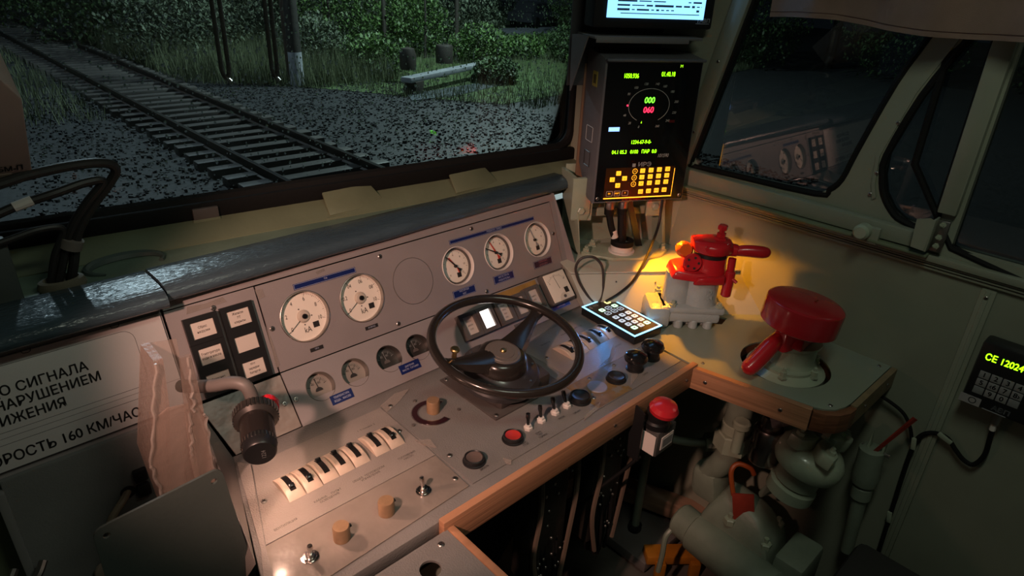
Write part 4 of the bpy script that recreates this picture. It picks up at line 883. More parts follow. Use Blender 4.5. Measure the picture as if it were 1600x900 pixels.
B().tube([inv2 @ Vector(p) for p in ((1.44, .30, .735), (1.44, .265, .728), (1.44, .235, .715), (1.44, .215, .69), (1.445, .203, .655))], .0040, 8).put('branch_cable', mRUB, wc)
B().tube([inv2 @ Vector(p) for p in ((1.435, .084, .782), (1.435, .083, .765))], .0056, 8, n=2).put('white_sleeve', mWHITE, wc)
for y, z, rot in ((.150, .700, 20), (.198, .655, 80), (.190, .445, 80)): B().box((0, 0, 0), (.006, .030, .010), .002, inv2 @ T(1.441, y, z) @ RX(rot)).put('clamp', mVALVE, wc)

# curtain
cu_ = []
for j in range(9):
    v = j/8; row = []
    for i in range(61):
        u = i/60; y = .70-u*.45+.003*math.sin(u*9+v*3); zb = 1.486+.005*math.sin(u*7)-.014*max(0, (u-.3))
        z = 1.72+(zb-1.72)*v
        amp = .018*(1-.2*v)
        x = 1.385+amp*math.sin(u*17+.9*math.sin(u*6)+v*.5)*(1-.6*u)+.0025*math.sin(u*41+v*2)
        row.append((x, y, z))
    cu_.append(row)
cn = thing('curtain', 'brown cotton curtain bunched at the top of the side window', 'curtain')
B().grid(cu_, .0015).put('cloth', mCURT, cn, None, 80)
B().tube([(p[0]-.0012, p[1], p[2]+.010) for p in cu_[-1]], .0006, 4, n=1).put('hem_stitch', M('stitch', (.10, .05, .04), .8), cn)
B().cyl((1.39, -.2, 1.725), (1.39, .85, 1.725), .006, seg=10).put('rail', mSTEEL, cn)

# emergency push button hanging at the wooden edge
pb = thing('emergency_button', 'red mushroom button on a grey box hung at the wooden edge', 'button', T(.945, .548, .705))
B().box((.008, -.008, .018), (.062, .040, .060), .004).put('box', M('box_grey', (.075, .072, .070), .45), pb)
B().box((-.026, -.010, .016), (.0016, .030, .046)).put('label', mWHITE, pb, RZ(0)); o = B().box((.010, -.0285, .016), (.040, .0012, .030)).put('label', mWHITE, pb); B().box((.010, -.0293, .016), (.032, .0008, .018)).put('print', mDIM, o)
B().lathe([(.026, .048), (.026, .060), (.022, .064), (.022, .082), (.016, .086), (0, .086)], T(-.002, -.006, 0), 22).put('neck', mBLACK, pb)
B().lathe([(0, .084), (.016, .084), (.0275, .090), (.0290, .098), (.024, .107), (.011, .112), (0, .1125)], T(-.006, -.006, 0) @ RX(8), 24).put('red_cap', M('red_mushroom', (.50, .02, .03), .2, coat=.5), pb)
B().hull([(-.040, .0, -.03), (-.036, .0, -.03), (-.040, .026, -.03), (-.036, .026, -.03), (-.040, .0, .085), (-.036, .0, .085), (-.040, .034, .10), (-.036, .034, .10)]).box((-.012, .014, .052), (.05, .022, .004), .001).put('bracket', mBLACK, pb)
B().tube([(-.034, .0, -.02), (-.05, .04, -.09), (-.08, .10, -.18), (-.11, .2, -.30)], .004, 8).put('cable', mRUB, pb)
light('keypad_glow', 'AREA', (1.078, .79, .826), .11, (.12, .38, 1.0), (.95, .76, .80), shape='RECTANGLE', size=.005, size_y=.14)
# ================================================================ left side
lc = thing('left_console', 'dark grey console front below the white sign', 'console', T(.1, .985, 0))
mLC = M('left_console_grey', (.19, .19, .185), .5, bump=.25, bscale=300, var=.1, vscale=10)
B().box((.005, .035, .438), (.270, .070, .876), .004).put('body', mLC, lc); B().box((-.134, .01, .43), (.012, .035, .86), .002).put('end_strip', M('console_strip', (.20, .195, .19), .45), lc)
B().prism(circ(0, 0, .011, 20), -.001, .001, T(.014, -.002, .771) @ RX(90)).put('cable_hole', mINK, lc)
B().tube([(.016, .004, .771), (.004, -.014, .770), (-.012, -.022, .760), (-.022, -.022, .744), (-.025, -.016, .715), (-.025, -.004, .67)], .0058, 10).put('tan_cable', M('tan_cable', (.30, .235, .165), .5), lc)
for z in (.765, .795): B().box((.036, -.004, z), (.020, .010, .024), .003).put('connector', mBLACK, lc)
B().prism(circ(0, 0, .018, 24), 0, .008, T(-.044, -.008, .648) @ RX(90), .002).put('tan_disc', M('tan_disc_mat', (.32, .25, .20), .5), lc)
lh = B().tube([(-.150, -.005, .722), (-.158, -.022, .716), (-.148, -.035, .708), (-.128, -.03, .714), (-.115, -.015, .724)], .006, 8).put('latch_hook', mSTEEL, lc)
struct(B().box((-.70, 1.03, .45), (1.335, .03, .90)).put('wall_left_bulkhead', mSILL))
# cover plate leaning at the desk end
cv = thing('cover_plate', 'dark grey-green metal plate with holed round corners', 'plate', T(.115, .720, .75))
cpoly = []
def rc(pts, r, n=5):
    out = []; L = len(pts)
    for i in range(L):
        p, a, b = Vector(pts[i]), Vector(pts[i-1]), Vector(pts[(i+1) % L]); u = (a-p).normalized(); v = (b-p).normalized()
        for k in range(n+1):
            t = k/n; out.append(tuple((p+u*r*(1-t)**2+v*r*t*t)))
    return out
PLM = Matrix(((1, 0, 0, 0), (0, 0, -1, 0), (0, 1, 0, 0), (0, 0, 0, 1)))
mCV = M('cover_plate_paint', (.062, .076, .070), .42, bump=.15, bscale=150, var=.08, vscale=9)
B().plate(rc([(-.0765, .196), (-.085, -.35), (.120, -.35), (.0735, .207)], .014), [circ(.062, .190, .0042, 14), circ(-.064, .182, .0042, 14)], .0035, PLM).put('sheet', mCV, cv)
B().box((.095, .012, -.10), (.025, .02, .16), .002).put('bracket', mCV, cv)
# scratched plastic holder
ph = thing('plastic_holder', 'scratched clear plastic holder bound with frayed tape', 'holder', T(.17, .86, .80))
mPH = M('scratched_plastic', (.36, .26, .215), .30, bump=.7, bscale=70, alpha=.42, var=.08, vscale=12); mPH2 = M('clear_plastic', (.40, .31, .26), .25, bump=.4, bscale=60, alpha=.28)
o8 = lambda P, y0, y1: [(x, y0, z) for x, z in P]+[(x, y1, z) for x, z in P]
B().hull(o8([(-.006, .272), (.005, .272), (.000, .20), (-.020, .19), (-.040, .12), (-.034, .02), (-.030, .02), (-.036, .12)], -.026, .03)).put('left_wall', mPH, ph)
B().hull([(.024, -.028, .266), (.039, -.026, .264), (.040, -.03, .19), (.014, -.032, .17), (.037, -.035, .10), (.008, -.036, .10), (.029, -.035, -.04), (.008, -.035, -.04), (.024, -.022, .266), (.039, -.020, .264), (.040, -.024, .19), (.037, -.029, .10), (.029, -.029, -.04)]).put('right_wall', mPH, ph)
B().hull(o8([(-.006, .272), (.039, .264), (.038, .12), (.030, -.04), (-.030, -.04), (-.040, .12)], .030, .032)).put('back_wall', mPH2, ph)
B().hull(o8([(-.004, .200), (.022, .196), (.010, .10), (.010, -.04), (-.030, -.04), (-.040, .12), (-.024, .19)], -.032, -.030)).put('front_wall', mPH, ph)
B().box((-.002, -.036, .065), (.062, .002, .0025), .0005).put('wire', mCHROME, ph)
B().box((.006, -.020, .055), (.012, .01, .045), .002).put('dark_insert', mBLACK, ph)
tp_ = B(); rr = random.Random(11)
for (a, b) in (((-.006, .272), (-.040, .12)), ((.033, .266), (.026, .18)), ((.040, .17), (.036, .06)), ((-.040, .12), (-.034, .03)), ((.022, .18), (.010, .10))):
    pts = []
    for i in range(15):
        t = i/14; pts.append((a[0]+(b[0]-a[0])*t+rr.uniform(-.0022, .0022), -.033+rr.uniform(-.002, .002), a[1]+(b[1]-a[1])*t))
    tp_.tube(pts, .0022, 5, n=1)
tp_.put('frayed_tape', mTAPE, ph)
# goose-neck lamp
gl = thing('gooseneck_lamp', 'black goose-neck lamp with knurled ring and grey neck', 'lamp', T(.205, .905, .978))
iv = T(.205, .905, .978).inverted()
B().tube([iv @ Vector(p) for p in ((.205, .905, .978), (.215, .880, .986), (.232, .842, 1.000), (.250, .818, 1.010), (.262, .803, 1.008), (.267, .797, .990), (.268, .795, .965))], .0095, 12).put('neck', M('neck_grey', (.15, .13, .12), .5), gl)
HP, HD = Vector((.268, .795, .970)), Vector((-.34, -.92, -.14)).normalized()
HM = iv @ orient(HP, HP+HD) @ Matrix.Scale(1.12, 4)
B().lathe([(0, -.004), (.011, -.004), (.011, .008), (0, .008)], HM, 18).put('neck_socket', mGREYP, gl)
rg = B().lathe([(0, .004), (.020, .004), (.0265, .008), (.0265, .022), (.022, .026), (0, .026)], HM, 40)
rg.put('knurled_ring', M('gunmetal', (.10, .09, .085), .3, metal=.7), gl)
kn_ = B()
for i in range(36): kn_.box((.0262, 0, .015), (.0034, .0026, .012), 0, HM @ RZ(i*10))
kn_.put('knurling', mSTEEL, gl)
B().lathe([(0, .024), (.0205, .024), (.0205, .060), (.0, .060)], HM, 32).put('barrel', M('barrel_dark', (.035, .028, .026), .22, metal=.4), gl)
kr = B().lathe([(0, .058), (.0195, .058), (.0205, .061), (.0205, .066), (.0195, .078), (.018, .080), (0, .080)], HM, 32).put('end_cap', mBLACK, gl)
k2 = B()
for i in range(30): k2.box((.0204, 0, .0645), (.0016, .0018, .006), 0, HM @ RZ(i*12))
k2.put('cap_knurling', mSTEEL, gl)
B().box((-.0, -.0200, .040), (.016, .002, .010), 0, HM).put('light_slot', M('slot_glow', (1, .62, .45), .4, emit=9), gl)
text('1224', .007, mDIM, gl, HM @ T(.004, -.002, .0803) @ RZ(90), 'lettering')
B().tube([iv @ Vector(p) for p in ((.278, .805, .972), (.292, .80, .975), (.300, .80, .960), (.296, .80, .945), (.284, .80, .95))], .0055, 8).sphere(iv @ Vector((.296, .802, .960)), .011, (1, .6, 1.1), 12).put('red_clip', M('red_clear_plastic', (.62, .02, .035), .2, coat=.5), gl)
light('gooseneck_light', 'SPOT', (.256, .765, .936), 1.35, (1.0, .56, .40), (.34, .74, .80), spot_size=R(128), spot_blend=.7, shadow_soft_size=.008)

# box hung at the upper left, wipers, cables on the shelf
kb = thing('hung_box', 'beige steel box lettered КБМ-П hung before the windscreen', 'box', T(.0, 1.14, 1.256) @ RX(40))
B().hull([(-.30, 0, 0), (.128, 0, .0), (.128, 0, .16), (.108, 0, .20), (-.30, 0, .20), (-.30, .10, 0), (.124, .10, 0), (.124, .10, .17), (.108, .10, .20), (-.30, .10, .20)], .003).put('case', M('beige_paint', (.36, .28, .245), .5, bump=.1, bscale=80, var=.06, vscale=10), kb)
text('УКБМ-П', .0150, mINK, kb, T(.118, -.0008, .022) @ RX(90), 'lettering', 'RIGHT', sx=.78, bold=.0003); B().box((.083, -.0008, .006), (.040, .0008, .012)).put('small_label', M('tan_label', (.36, .27, .22), .5), kb); B().box((.062, -.0008, .138), (.045, .0008, .028)).put('type_label', M('brown_label', (.20, .13, .11), .5), kb)
def wiper(t0, z0, w, lab, lean):
    t = thing('wiper_arm', lab, 'wiper', FW(t0, z0, -.03), 'dark wiper arms hanging outside the windscreen')
    B().tube([(-w+lean, .5, 0), (-w, .25, 0), (-w, .05, 0), (-w*.9, .012, 0), (0, 0, 0), (w*.9, .012, 0), (w, .05, 0), (w, .25, 0), (w+lean, .5, 0)], .0042, 8).put('arm_loop', M('wiper_brown', (.030, .020, .016), .5), t)
    B().cyl((0, .0, .0), (.006, -.008, .004), .004, seg=8).put('tip', mSTEEL, t)
wiper(.412, 1.345, .0068, 'wiper arm loop hanging left, further from the pole', 0); wiper(.505, 1.342, .0055, 'wiper arm loop hanging beside the white-footed pole', -.01)
cbm = M('cable_black', (.020, .018, .017), .5, bump=.2, bscale=100)
cz = thing('cable_bundle', 'bundle of black cables rising in a bent loop from the shelf', 'cable', T(.128, 1.168, 1.060))
ivc = T(.128, 1.168, 1.060).inverted()
B().lathe([(.0, .0), (.030, .0), (.033, .008), (.030, .018), (.024, .020), (.020, .012), (0, .012)], Matrix.Diagonal((1.05, .7, 1, 1)), 24).put('grommet', M('grommet_tan', (.16, .14, .10), .6), cz)
def cab(pts, r, n): B().tube([ivc @ Vector(p) for p in pts], r, 10).put(n, cbm, cz)
cab([(.140, 1.168, 1.07), (.150, 1.165, 1.10), (.166, 1.162, 1.15), (.195, 1.160, 1.19), (.226, 1.155, 1.225), (.236, 1.150, 1.245), (.222, 1.145, 1.258), (.18, 1.14, 1.262), (.12, 1.135, 1.258), (.07, 1.13, 1.25), (-.05, 1.12, 1.24)], .0075, 'cable')
cab([(.122, 1.168, 1.07), (.138, 1.165, 1.11), (.156, 1.160, 1.155), (.185, 1.155, 1.195), (.215, 1.150, 1.228), (.19, 1.145, 1.232), (.15, 1.14, 1.225), (.10, 1.14, 1.215), (.04, 1.135, 1.20), (-.05, 1.13, 1.19)], .0068, 'cable')
cab([(.112, 1.168, 1.07), (.128, 1.163, 1.12), (.148, 1.160, 1.16), (.120, 1.157, 1.168), (.07, 1.155, 1.16), (-.05, 1.15, 1.14)], .0055, 'cable')
B().tube([ivc @ Vector(p) for p in ((.151, 1.164, 1.128), (.157, 1.162, 1.142))], .0165, 14, n=2).put('strap', M('strap_grey', (.20, .17, .15), .5), cz)
B().tube([ivc @ Vector(p) for p in ((.118, 1.139, 1.2195), (.094, 1.139, 1.2135))], .0074, 10, n=2).put('white_tag', mWHITE, cz)
tag(B().tube([(.26+.06*math.cos(R(a))-.03, 1.205+.035*math.sin(R(a)), 1.0635) for a in range(-30, 250, 20)], lambda t: .008*math.sin(math.pi*min(1, max(.08, t)))+.002, 8).put('dark_gasket_strip', M('shelf_dark_green', (.06, .085, .075), .5)), 'dark curved rubber strip lying on the shelf', 'gasket')
tag(B().box((.02, 1.175, 1.09), (.11, .03, .14), .004, I4).put('shelf_block', M('block_grey_green', (.075, .085, .08), .5)), 'dark grey block at the left end of the shelf', 'block')

# drawer unit in front of the desk
du = thing('drawer_unit', 'grey speckled metal box with a round hole and wooden side strip', 'box', T(.25, .35, .0))
B().plate([(-.16, -.25), (.192, -.25), (.192, .222), (-.16, .222)], [circ(.130, .180, .0155, 28)], .004, T(0, 0, .790)).put('top', mDESKG, du)
B().box((.016, -.014, .70), (.350, .47, .088), .002).put('body', mDARK, du)
B().box((.1985, -.014, .772), (.012, .472, .040), .0015).put('wooden_strip', mWOOD, du)
screw(du, T(.168, .205, .790), 1.1)
# ================================================================ below the tables
def root(name, label, cat, loc, group=None): return thing(name, label, cat, T(*loc), group)
hx = lambda r, h0, h1: [(0, h0), (r*.93, h0), (r, h0+.003), (r, h1-.003), (r*.93, h1), (0, h1)]
up_ = root('union_pipe', 'green painted pipe with large union nut under the side table', 'pipe', (1.26, .515, .425))
B().lathe([(0, .13), (.030, .13), (.030, .31), (0, .31)], None, 20).put('upper_pipe', mPIPE, up_)
B().lathe(hx(.044, .115, .165), None, 6).put('union_nut', mVALVE, up_, None, 20)
B().lathe([(.027, .165), (.033, .168), (.033, .19), (.027, .194)], None, 20).put('collar', mVALVE, up_)
B().tube([(0, 0, .12), (.0, .004, .09), (-.004, .016, .055), (-.004, .036, .025), (.0, .05, -.01)], .029, 14).put('elbow', mPIPE, up_)
B().cyl((-.045, -.03, .21), (-.045, -.03, .15), .012, seg=12).cyl((-.045, -.03, .215), (-.045, -.03, .235), .020, seg=16, bev=.004).put('drain_tap', mVALVE, up_)
bp2 = root('bent_pipe', 'thin bent pipe with a hex fitting left of the union', 'pipe', (1.20, .66, .74))
B().tube([(-.03, .06, .02), (-.02, .05, -.06), (-.03, .05, -.16), (-.02, .03, -.205), (.01, .0, -.232), (.045, -.04, -.240), (.075, -.075, -.235)], .0105, 12).put('pipe', mPIPE, bp2)
B().lathe(hx(.024, 0, .035), orient((1.272-1.20, .588-.66, -.235), (1.30-1.20, .56-.66, -.232)), 6).put('fitting', mVALVE, bp2, None, 20)
B().cyl((-.03, .06, .03), (-.03, .055, -.12), .026, seg=16, bev=.004).put('sleeve', mPIPE, bp2)
b3 = root('curved_pipe', 'dark curved pipe behind the union pipe', 'pipe', (1.33, .68, .74))
B().tube([(0, 0, .02), (0, -.002, -.05), (.01, -.02, -.11), (.04, -.06, -.15), (.07, -.09, -.16)], .014, 12).put('pipe', mPIPE, b3)
B().tube([(.05, .0, .02), (.05, -.002, -.04), (.055, -.02, -.08), (.07, -.05, -.10)], .009, 10).put('thin_pipe', mPIPE, b3)
pc = root('chrome_canister', 'shiny metal canister wrapped in clear film under table edge', 'canister', (1.26, .438, .555))
B().lathe([(0, 0), (.032, 0), (.034, .004), (.034, .085), (.030, .092), (.022, .094), (.022, .125), (0, .125)], None, 28).put('canister', M('dull_chrome', (.30, .26, .25), .25, metal=1), pc)
B().hull([(-.03, .02, .19), (.06, .03, .19), (.09, -.06, .17), (-.02, -.05, .18), (-.02, -.01, .10), (.04, -.03, .10), (.05, -.07, .13)], .004).put('film_wrap', M('film_wrap_mat', (.22, .18, .18), .15, bump=.9, bscale=30, alpha=.6, coat=.6), pc)
rf = root('relay_valve', 'pale green round relay valve hanging below the table corner', 'valve', (1.26, .358, .54))
RM = RX(10) @ RY(8)
B().lathe([(0, .118), (.040, .116), (.062, .104), (.072, .090), (.074, .070), (.068, .055), (.052, .045), (.047, .038), (.047, .010), (.040, .006), (.052, .0), (.052, -.026), (.046, -.030), (0, -.030)], RM, 36).put('body', mVALVE, rf)
B().lathe([(0, .150), (.010, .150), (.013, .146), (.013, .136), (.028, .132), (.032, .110), (0, .110)], RM, 20).put('boss', mVALVE, rf); B().lathe([(.013, .148), (.013, .162), (0, .162)], RM, 6).put('plug', M('tan_plug', (.40, .32, .24), .5), rf, None, 20)
for a in (150, 215, 330, 30):
    o = B().hull([RM @ Vector((math.cos(R(a))*r+dx, math.sin(R(a))*r+dy, z)) for r in (.028, .066) for dx in (-.014, .014) for dy in (-.014, .014) for z in (.110, .142)], .006).put('lug', mVALVE, rf); B().lathe([(.010, 0), (.010, .010), (.005, .011), (.005, .018), (0, .018)], RM @ T(math.cos(R(a))*.062, math.sin(R(a))*.062, .140), 6).put('bolt', mVALVE, o, None, 20)
iv_ = root('isolating_tap', 'pale tap with thin red lever on the side wall', 'tap', (1.405, .255, .52))
B().lathe([(0, -.20), (.014, -.20), (.016, -.04), (.022, -.035), (.022, -.005), (.018, 0), (.026, .006), (.030, .03), (.027, .06), (.027, .10), (.018, .105), (0, .105)], RX(-4), 20).put('body', mPIPE, iv_)
for s_ in (-1, 1): B().hull([(-.012, .014*s_+.004, .09), (.012, .014*s_+.004, .09), (-.010, .014*s_-.004, .09), (.010, .014*s_-.004, .09), (-.006, .016*s_, .145), (.006, .016*s_, .145)], .001).put('yoke', mVALVE, iv_)
B().cyl((0, -.03, .10), (0, .03, .10), .004, seg=8).put('pin', mSTEEL, iv_)
B().hull([(-.010, .004, .10), (-.010, -.004, .10), (-.014, .004, .10), (-.012, -.045, .225), (-.012, -.055, .222), (-.016, -.05, .225)]).put('red_lever', mREDD, iv_)
cs = root('big_casting', 'large grey-green cast valve block with red handles near the floor', 'valve', (1.20, .44, .15))
B().lathe([(0, -.15), (.040, -.15), (.044, -.145), (.044, -.10), (.052, -.095), (.052, .12), (.047, .125), (.047, .150), (.040, .155), (0, .155)], T(-.005, -.005, .14) @ RX(90) @ RY(-7), 28).put('cylinder', mPIPE, cs)
B().hull([(.0, -.10, .08), (.15, -.10, .05), (.15, .12, .05), (.0, .11, .08), (.01, -.09, .20), (.13, -.08, .20), (.13, .09, .22), (.01, .09, .21), (.04, -.04, .26), (.11, -.03, .26), (.10, .06, .28), (.04, .06, .27)], .012).put('block', mPIPE, cs)
B().hull([(.03, .07, .22), (.10, .06, .22), (.03, .14, .22), (.09, .14, .22), (.02, .08, .31), (.09, .08, .32), (.03, .15, .30), (.08, .15, .31)], .012).put('lobe', mPIPE, cs)
B().box((.07, -.135, .14), (.12, .07, .15), .010).put('end_cover', mPIPE, cs)
for x, y, z in ((.03, -.07, .205), (.11, -.06, .21), (.02, .02, .22), (.12, .05, .235)): B().lathe([(.015, -.005), (.015, .010), (.012, .012), (.006, .013), (.006, .024), (0, .024)], T(x, y, z), 6).put('bolt', mVALVE, cs, None, 20)
B().hull([(.02, .01, .22), (.05, -.03, .22), (.02, .03, .30), (.05, -.01, .305), (.025, .013, .22), (.055, -.027, .22), (.025, .033, .30), (.055, -.007, .305)], .001).put('red_plate_handle', mREDD, cs)
B().tube([(.03, .03, .29), (.035, .05, .345), (.05, .045, .365), (.065, .02, .36), (.07, .01, .345)], .006, 8).put('orange_loop', M('orange_brown', (.34, .07, .012), .5), cs)
B().hull([(.09, -.01, .27), (.13, -.03, .28), (.10, -.02, .34), (.14, -.05, .34), (.095, .0, .28), (.135, -.03, .31)], .003).put('wing_handle', mPIPE, cs)
B().hull([(-.075, -.04, .02), (-.05, -.06, .02), (-.065, -.045, .15), (-.045, -.065, .155), (-.07, -.035, .02), (-.045, -.055, .02), (-.06, -.04, .15), (-.04, -.06, .155)], .003).put('red_lever', mREDD, cs)
B().tube([(-.02, .14, .13), (-.04, .145, .11), (-.05, .14, .06), (-.055, .14, .0)], .007, 8).put('grey_lever', mPIPE, cs)
rd = root('control_rod', 'slim vertical rod rising from the floor plate', 'rod', (1.30, .76, .06))
B().cyl((0, 0, 0), (0, 0, .55), .012, seg=12).put('rod', mPIPE, rd); B().cyl((0, 0, -.004), (0, 0, .012), .020, seg=12).put('foot', mBLACK, rd)
tag(B().box((1.32, .79, .03), (.20, .26, .035), .004, None).put('floor_plate', M('floor_plate_grey', (.13, .115, .11), .5, bump=.2, bscale=40, var=.2, vscale=8)), 'grey pedal plate lying on the floor round the rod', 'plate')
fr = root('amber_floor_frame', 'yellow-orange painted frame on the floor beside the casting', 'frame', (1.33, .60, .0))
mYO = M('yellow_orange_paint', (.45, .17, .012), .5, var=.2, vscale=20)
B().box((0, 0, .06), (.24, .05, .03), .004, RZ(-40)).put('beam', mYO, fr)
for x in (-.08, .02): B().box((x, -.03, .03), (.028, .02, .06), .003, RZ(-40)).put('foot', mYO, fr)
PL = [((1.02, .93, .06), (.36, .09, .03), 22, 'brown floor plank nearest the wire bundles'), ((.98, .72, .05), (.05, .42, .03), 32, 'dark wooden batten running towards the camera'), ((1.24, .98, .12), (.40, .05, .08), -4, 'dusty plank standing along the bulkhead'), ((1.42, .72, .10), (.05, .36, .06), 20, 'short plank leaning by the wall under the table'), ((.86, .70, .03), (.20, .30, .03), 24, 'reddish wooden footboard on the floor')]
for c, d, a, l in PL: tag(B().box((0, 0, 0), d, .003, T(*c) @ RZ(a)).put('floor_plank', M('reddish_board', (.34, .15, .12), .5, var=.25, vscale=20) if 'footboard' in l else mPLANK), l, 'plank', 'planks on the cab floor')
tag(B().box((1.20, -.10, .20), (.36, .64, .40), .02).put('heater_cover', M('heater_dark', (.035, .032, .032), .7, bump=.4, bscale=90)), 'dark fabric-topped box against the wall near the camera', 'box')
# wiring under the desk
def bundle(name, label, x, y, n, seed):
    t = root(name, label, 'wiring', (x, y, .40), 'wire bundles hanging under the desk'); rr = random.Random(seed)
    b = B()
    for i in range(n):
        dx, dy = rr.uniform(-.05, .05), rr.uniform(-.03, .03)
        b.tube([(dx, dy, .36), (dx*.9+rr.uniform(-.01, .01), dy, .25), (dx*.6+rr.uniform(-.012, .012), dy-.01, .12), (dx*.5, dy-.02, .02), (dx*.4+.01, dy-.01, -.06)], .0045, 5, n=4)
    b.put('wires', mRUB, t)
    b = B()
    for i in range(26): b.sphere((rr.uniform(-.045, .045), -.045+rr.uniform(-.006, .006), rr.uniform(.02, .30)), .0036, seg=6)
    tag(b.put('terminal_screws', mSTEEL, t), None, kind='stuff')
    B().box((0, -.01, .15), (.10, .06, .30), .01).put('terminal_strip', M('wiring_dark', (.022, .018, .014), .6, bump=.8, bscale=40), t)
    g = B()
    for k in (-.05, .052):
        g.tube([(k, -.05, .34), (k+.006, -.052, .22), (k-.004, -.05, .10), (k*.6, -.05, -.02)], .0055, 6, n=5)
    g.put('loom', M('loom_brown', (.13, .095, .07), .6), t)
bundle('wire_bundle', 'wire bundle with bright terminals left of the other', .745, .665, 18, 4); bundle('wire_bundle', 'wire bundle hanging further right under the desk', .925, .665, 18, 9)
wl = root('wire_loops', 'loose pale wire loops hanging under the wooden edge', 'wiring', (1.0, .70, .66))
for k, (r_, mt) in enumerate(((.05, mGREYP), (.06, mGREYP), (.045, M('pale_wire', (.28, .25, .22), .5)), (.10, M('tan_band', (.20, .12, .07), .5)))):
    B().tube([(-.10+r_*math.cos(R(a))+.03*k, .02*k, r_*1.1*math.sin(R(a))) for a in range(180, 361, 20)], .0028 if k < 3 else .009, 6).put('wire', mt, wl)

# ================================================================ ceiling lamps (their housings)
cl1 = thing('ceiling_lamp', 'flat ceiling lamp behind the camera', 'lamp', T(.55, .10, 2.09)); B().box((0, 0, -.006), (.56, .22, .05), .01).put('housing', mROOF, cl1)
cl2 = thing('reading_spot', 'small black reading spot on a bent arm left of the driver', 'lamp', orient((-.30, .35, 1.62), (.68, .90, .90)))
B().lathe([(0, -.09), (.02, -.09), (.034, -.07), (.038, .012), (.035, .012), (.031, -.06), (0, -.07)], None, 24).put('shade', mBLACK, cl2)
iv3 = orient((-.30, .35, 1.62), (.68, .90, .90)).inverted()
B().tube([(0, 0, -.085), iv3 @ Vector((-.42, .30, 1.78)), iv3 @ Vector((-.45, .30, 1.95)), iv3 @ Vector((-.45, .30, 2.09))], .009, 8).put('arm', mBLACK, cl2)

# ================================================================ outside
GZ = -1.66
mGRAV = M('wet_ballast', (.034, .037, .041), .6, bump=1.0, bscale=9, var=.5, vscale=16)
mGRASS = M('grass_ground', (.055, .095, .03), .8, bump=1.0, bscale=6, var=.5, vscale=4)
struct(B().box((18, 28, GZ-.1), (80, 70, .2)).put('ground', mGRAV), 'dark wet gravel ground beside the line')
rr = random.Random(21)
def stones():
    vs, fs = [], []; C8 = [(sx, sy, sz) for sx in (-1, 1) for sy in (-1, 1) for sz in (-1, 1)]
    F6 = [(0, 1, 3, 2), (4, 6, 7, 5), (0, 4, 5, 1), (2, 3, 7, 6), (0, 2, 6, 4), (1, 5, 7, 3)]
    for i in range(20000):
        x = rr.uniform(1.0, 12); y = 4.5+15*rr.random()**1.4; r = rr.uniform(.012, .034); k = len(vs); a = rr.uniform(0, 3.14); c, s_ = math.cos(a), math.sin(a); z = GZ+rr.uniform(-.02, .025 if abs(x-4.815) > 1.35 else .03)
        for p in C8:
            px, py, pz = (p[j]*r*rr.uniform(.45, 1) for j in range(3)); vs.append((x+px*c-py*s_, y+px*s_+py*c, z+pz))
        fs += [tuple(k+j for j in f) for f in F6]
    me = bpy.data.meshes.new('ballast_stones'); me.from_pydata(vs, [], fs); me.materials.append(mGRAV); return me
tag(link('ballast_stones', stones()), 'wet crushed stones of the ballast bed', 'ballast', kind='stuff')
struct(B().prism([(7.5, 20), (12, 13), (30, 15), (48, 24), (48, 60), (7.5, 60)], GZ, GZ+.015).put('ground_verge', mGRASS), 'grassy bank behind the track')
tr = thing('railway_track', 'neighbouring railway track with wooden sleepers running ahead', 'track', T(4.815, 0, GZ))
rp_ = [(-.07, 0), (.07, 0), (.07, .012), (.012, .03), (.010, .12), (.036, .13), (.036, .165), (-.036, .165), (-.036, .13), (-.010, .12), (-.012, .03), (-.07, .012)]
mRAIL = M('rusty_rail', (.055, .040, .033), .45, bump=.3, bscale=30, var=.2, vscale=8); mRT = M('shiny_railhead', (.22, .22, .23), .25, metal=.9)
for x in (-.762, .762):
    Mx = Matrix(((1, 0, 0, x), (0, 0, 1, 3), (0, 1, 0, .12), (0, 0, 0, 1)))
    o = B().prism(rp_, 0, 60, Mx).put('rail', mRAIL, tr); B().box((x, 33, .2855), (.05, 60, .002)).put('railhead', mRT, o)
sl = B().box((0, 0, .07), (2.55, .24, .15), .015).mesh('sleeper', M('wet_sleeper', (.075, .070, .068), .5, bump=.8, bscale=7, var=.3, vscale=6, stretch=(.3, 1, 1)))
for i in range(72): link('sleeper', sl, tr, T(rr.uniform(-.04, .04), 4+i*.56, rr.uniform(-.01, .01)) @ RZ(rr.uniform(-1.2, 1.2)))
# yard lamps on their masts
for (x, y, z), (mx, my), l in (((15.5, 14.8, 7.2), (18.6, 14.8), 'yard lamp on a mast to the right of the track'), ((3.7, 18.2, 8.6), (8.82, 18.75), 'yard lamp on a long arm over the neighbouring track')):
    t = thing('yard_lamp', l, 'lamp', T(mx, my, GZ), 'yard lamps outside'); d = Vector((x-mx, y-my, 0))
    B().cyl((0, 0, 0), (0, 0, z+.9-GZ), .09, .06, seg=12).put('mast', mRAIL, t)
    B().tube([(0, 0, z+.85-GZ), (d.x*.5, d.y*.5, z+1.0-GZ), (d.x, d.y, z+.75-GZ)], .03, 8).put('arm', mRAIL, t); B().lathe([(0, .75), (.12, .74), (.42, .55), (.45, .50), (.40, .50), (.1, .68), (0, .7)], T(d.x, d.y, z-GZ), 20).put('shade', mRAIL, t)
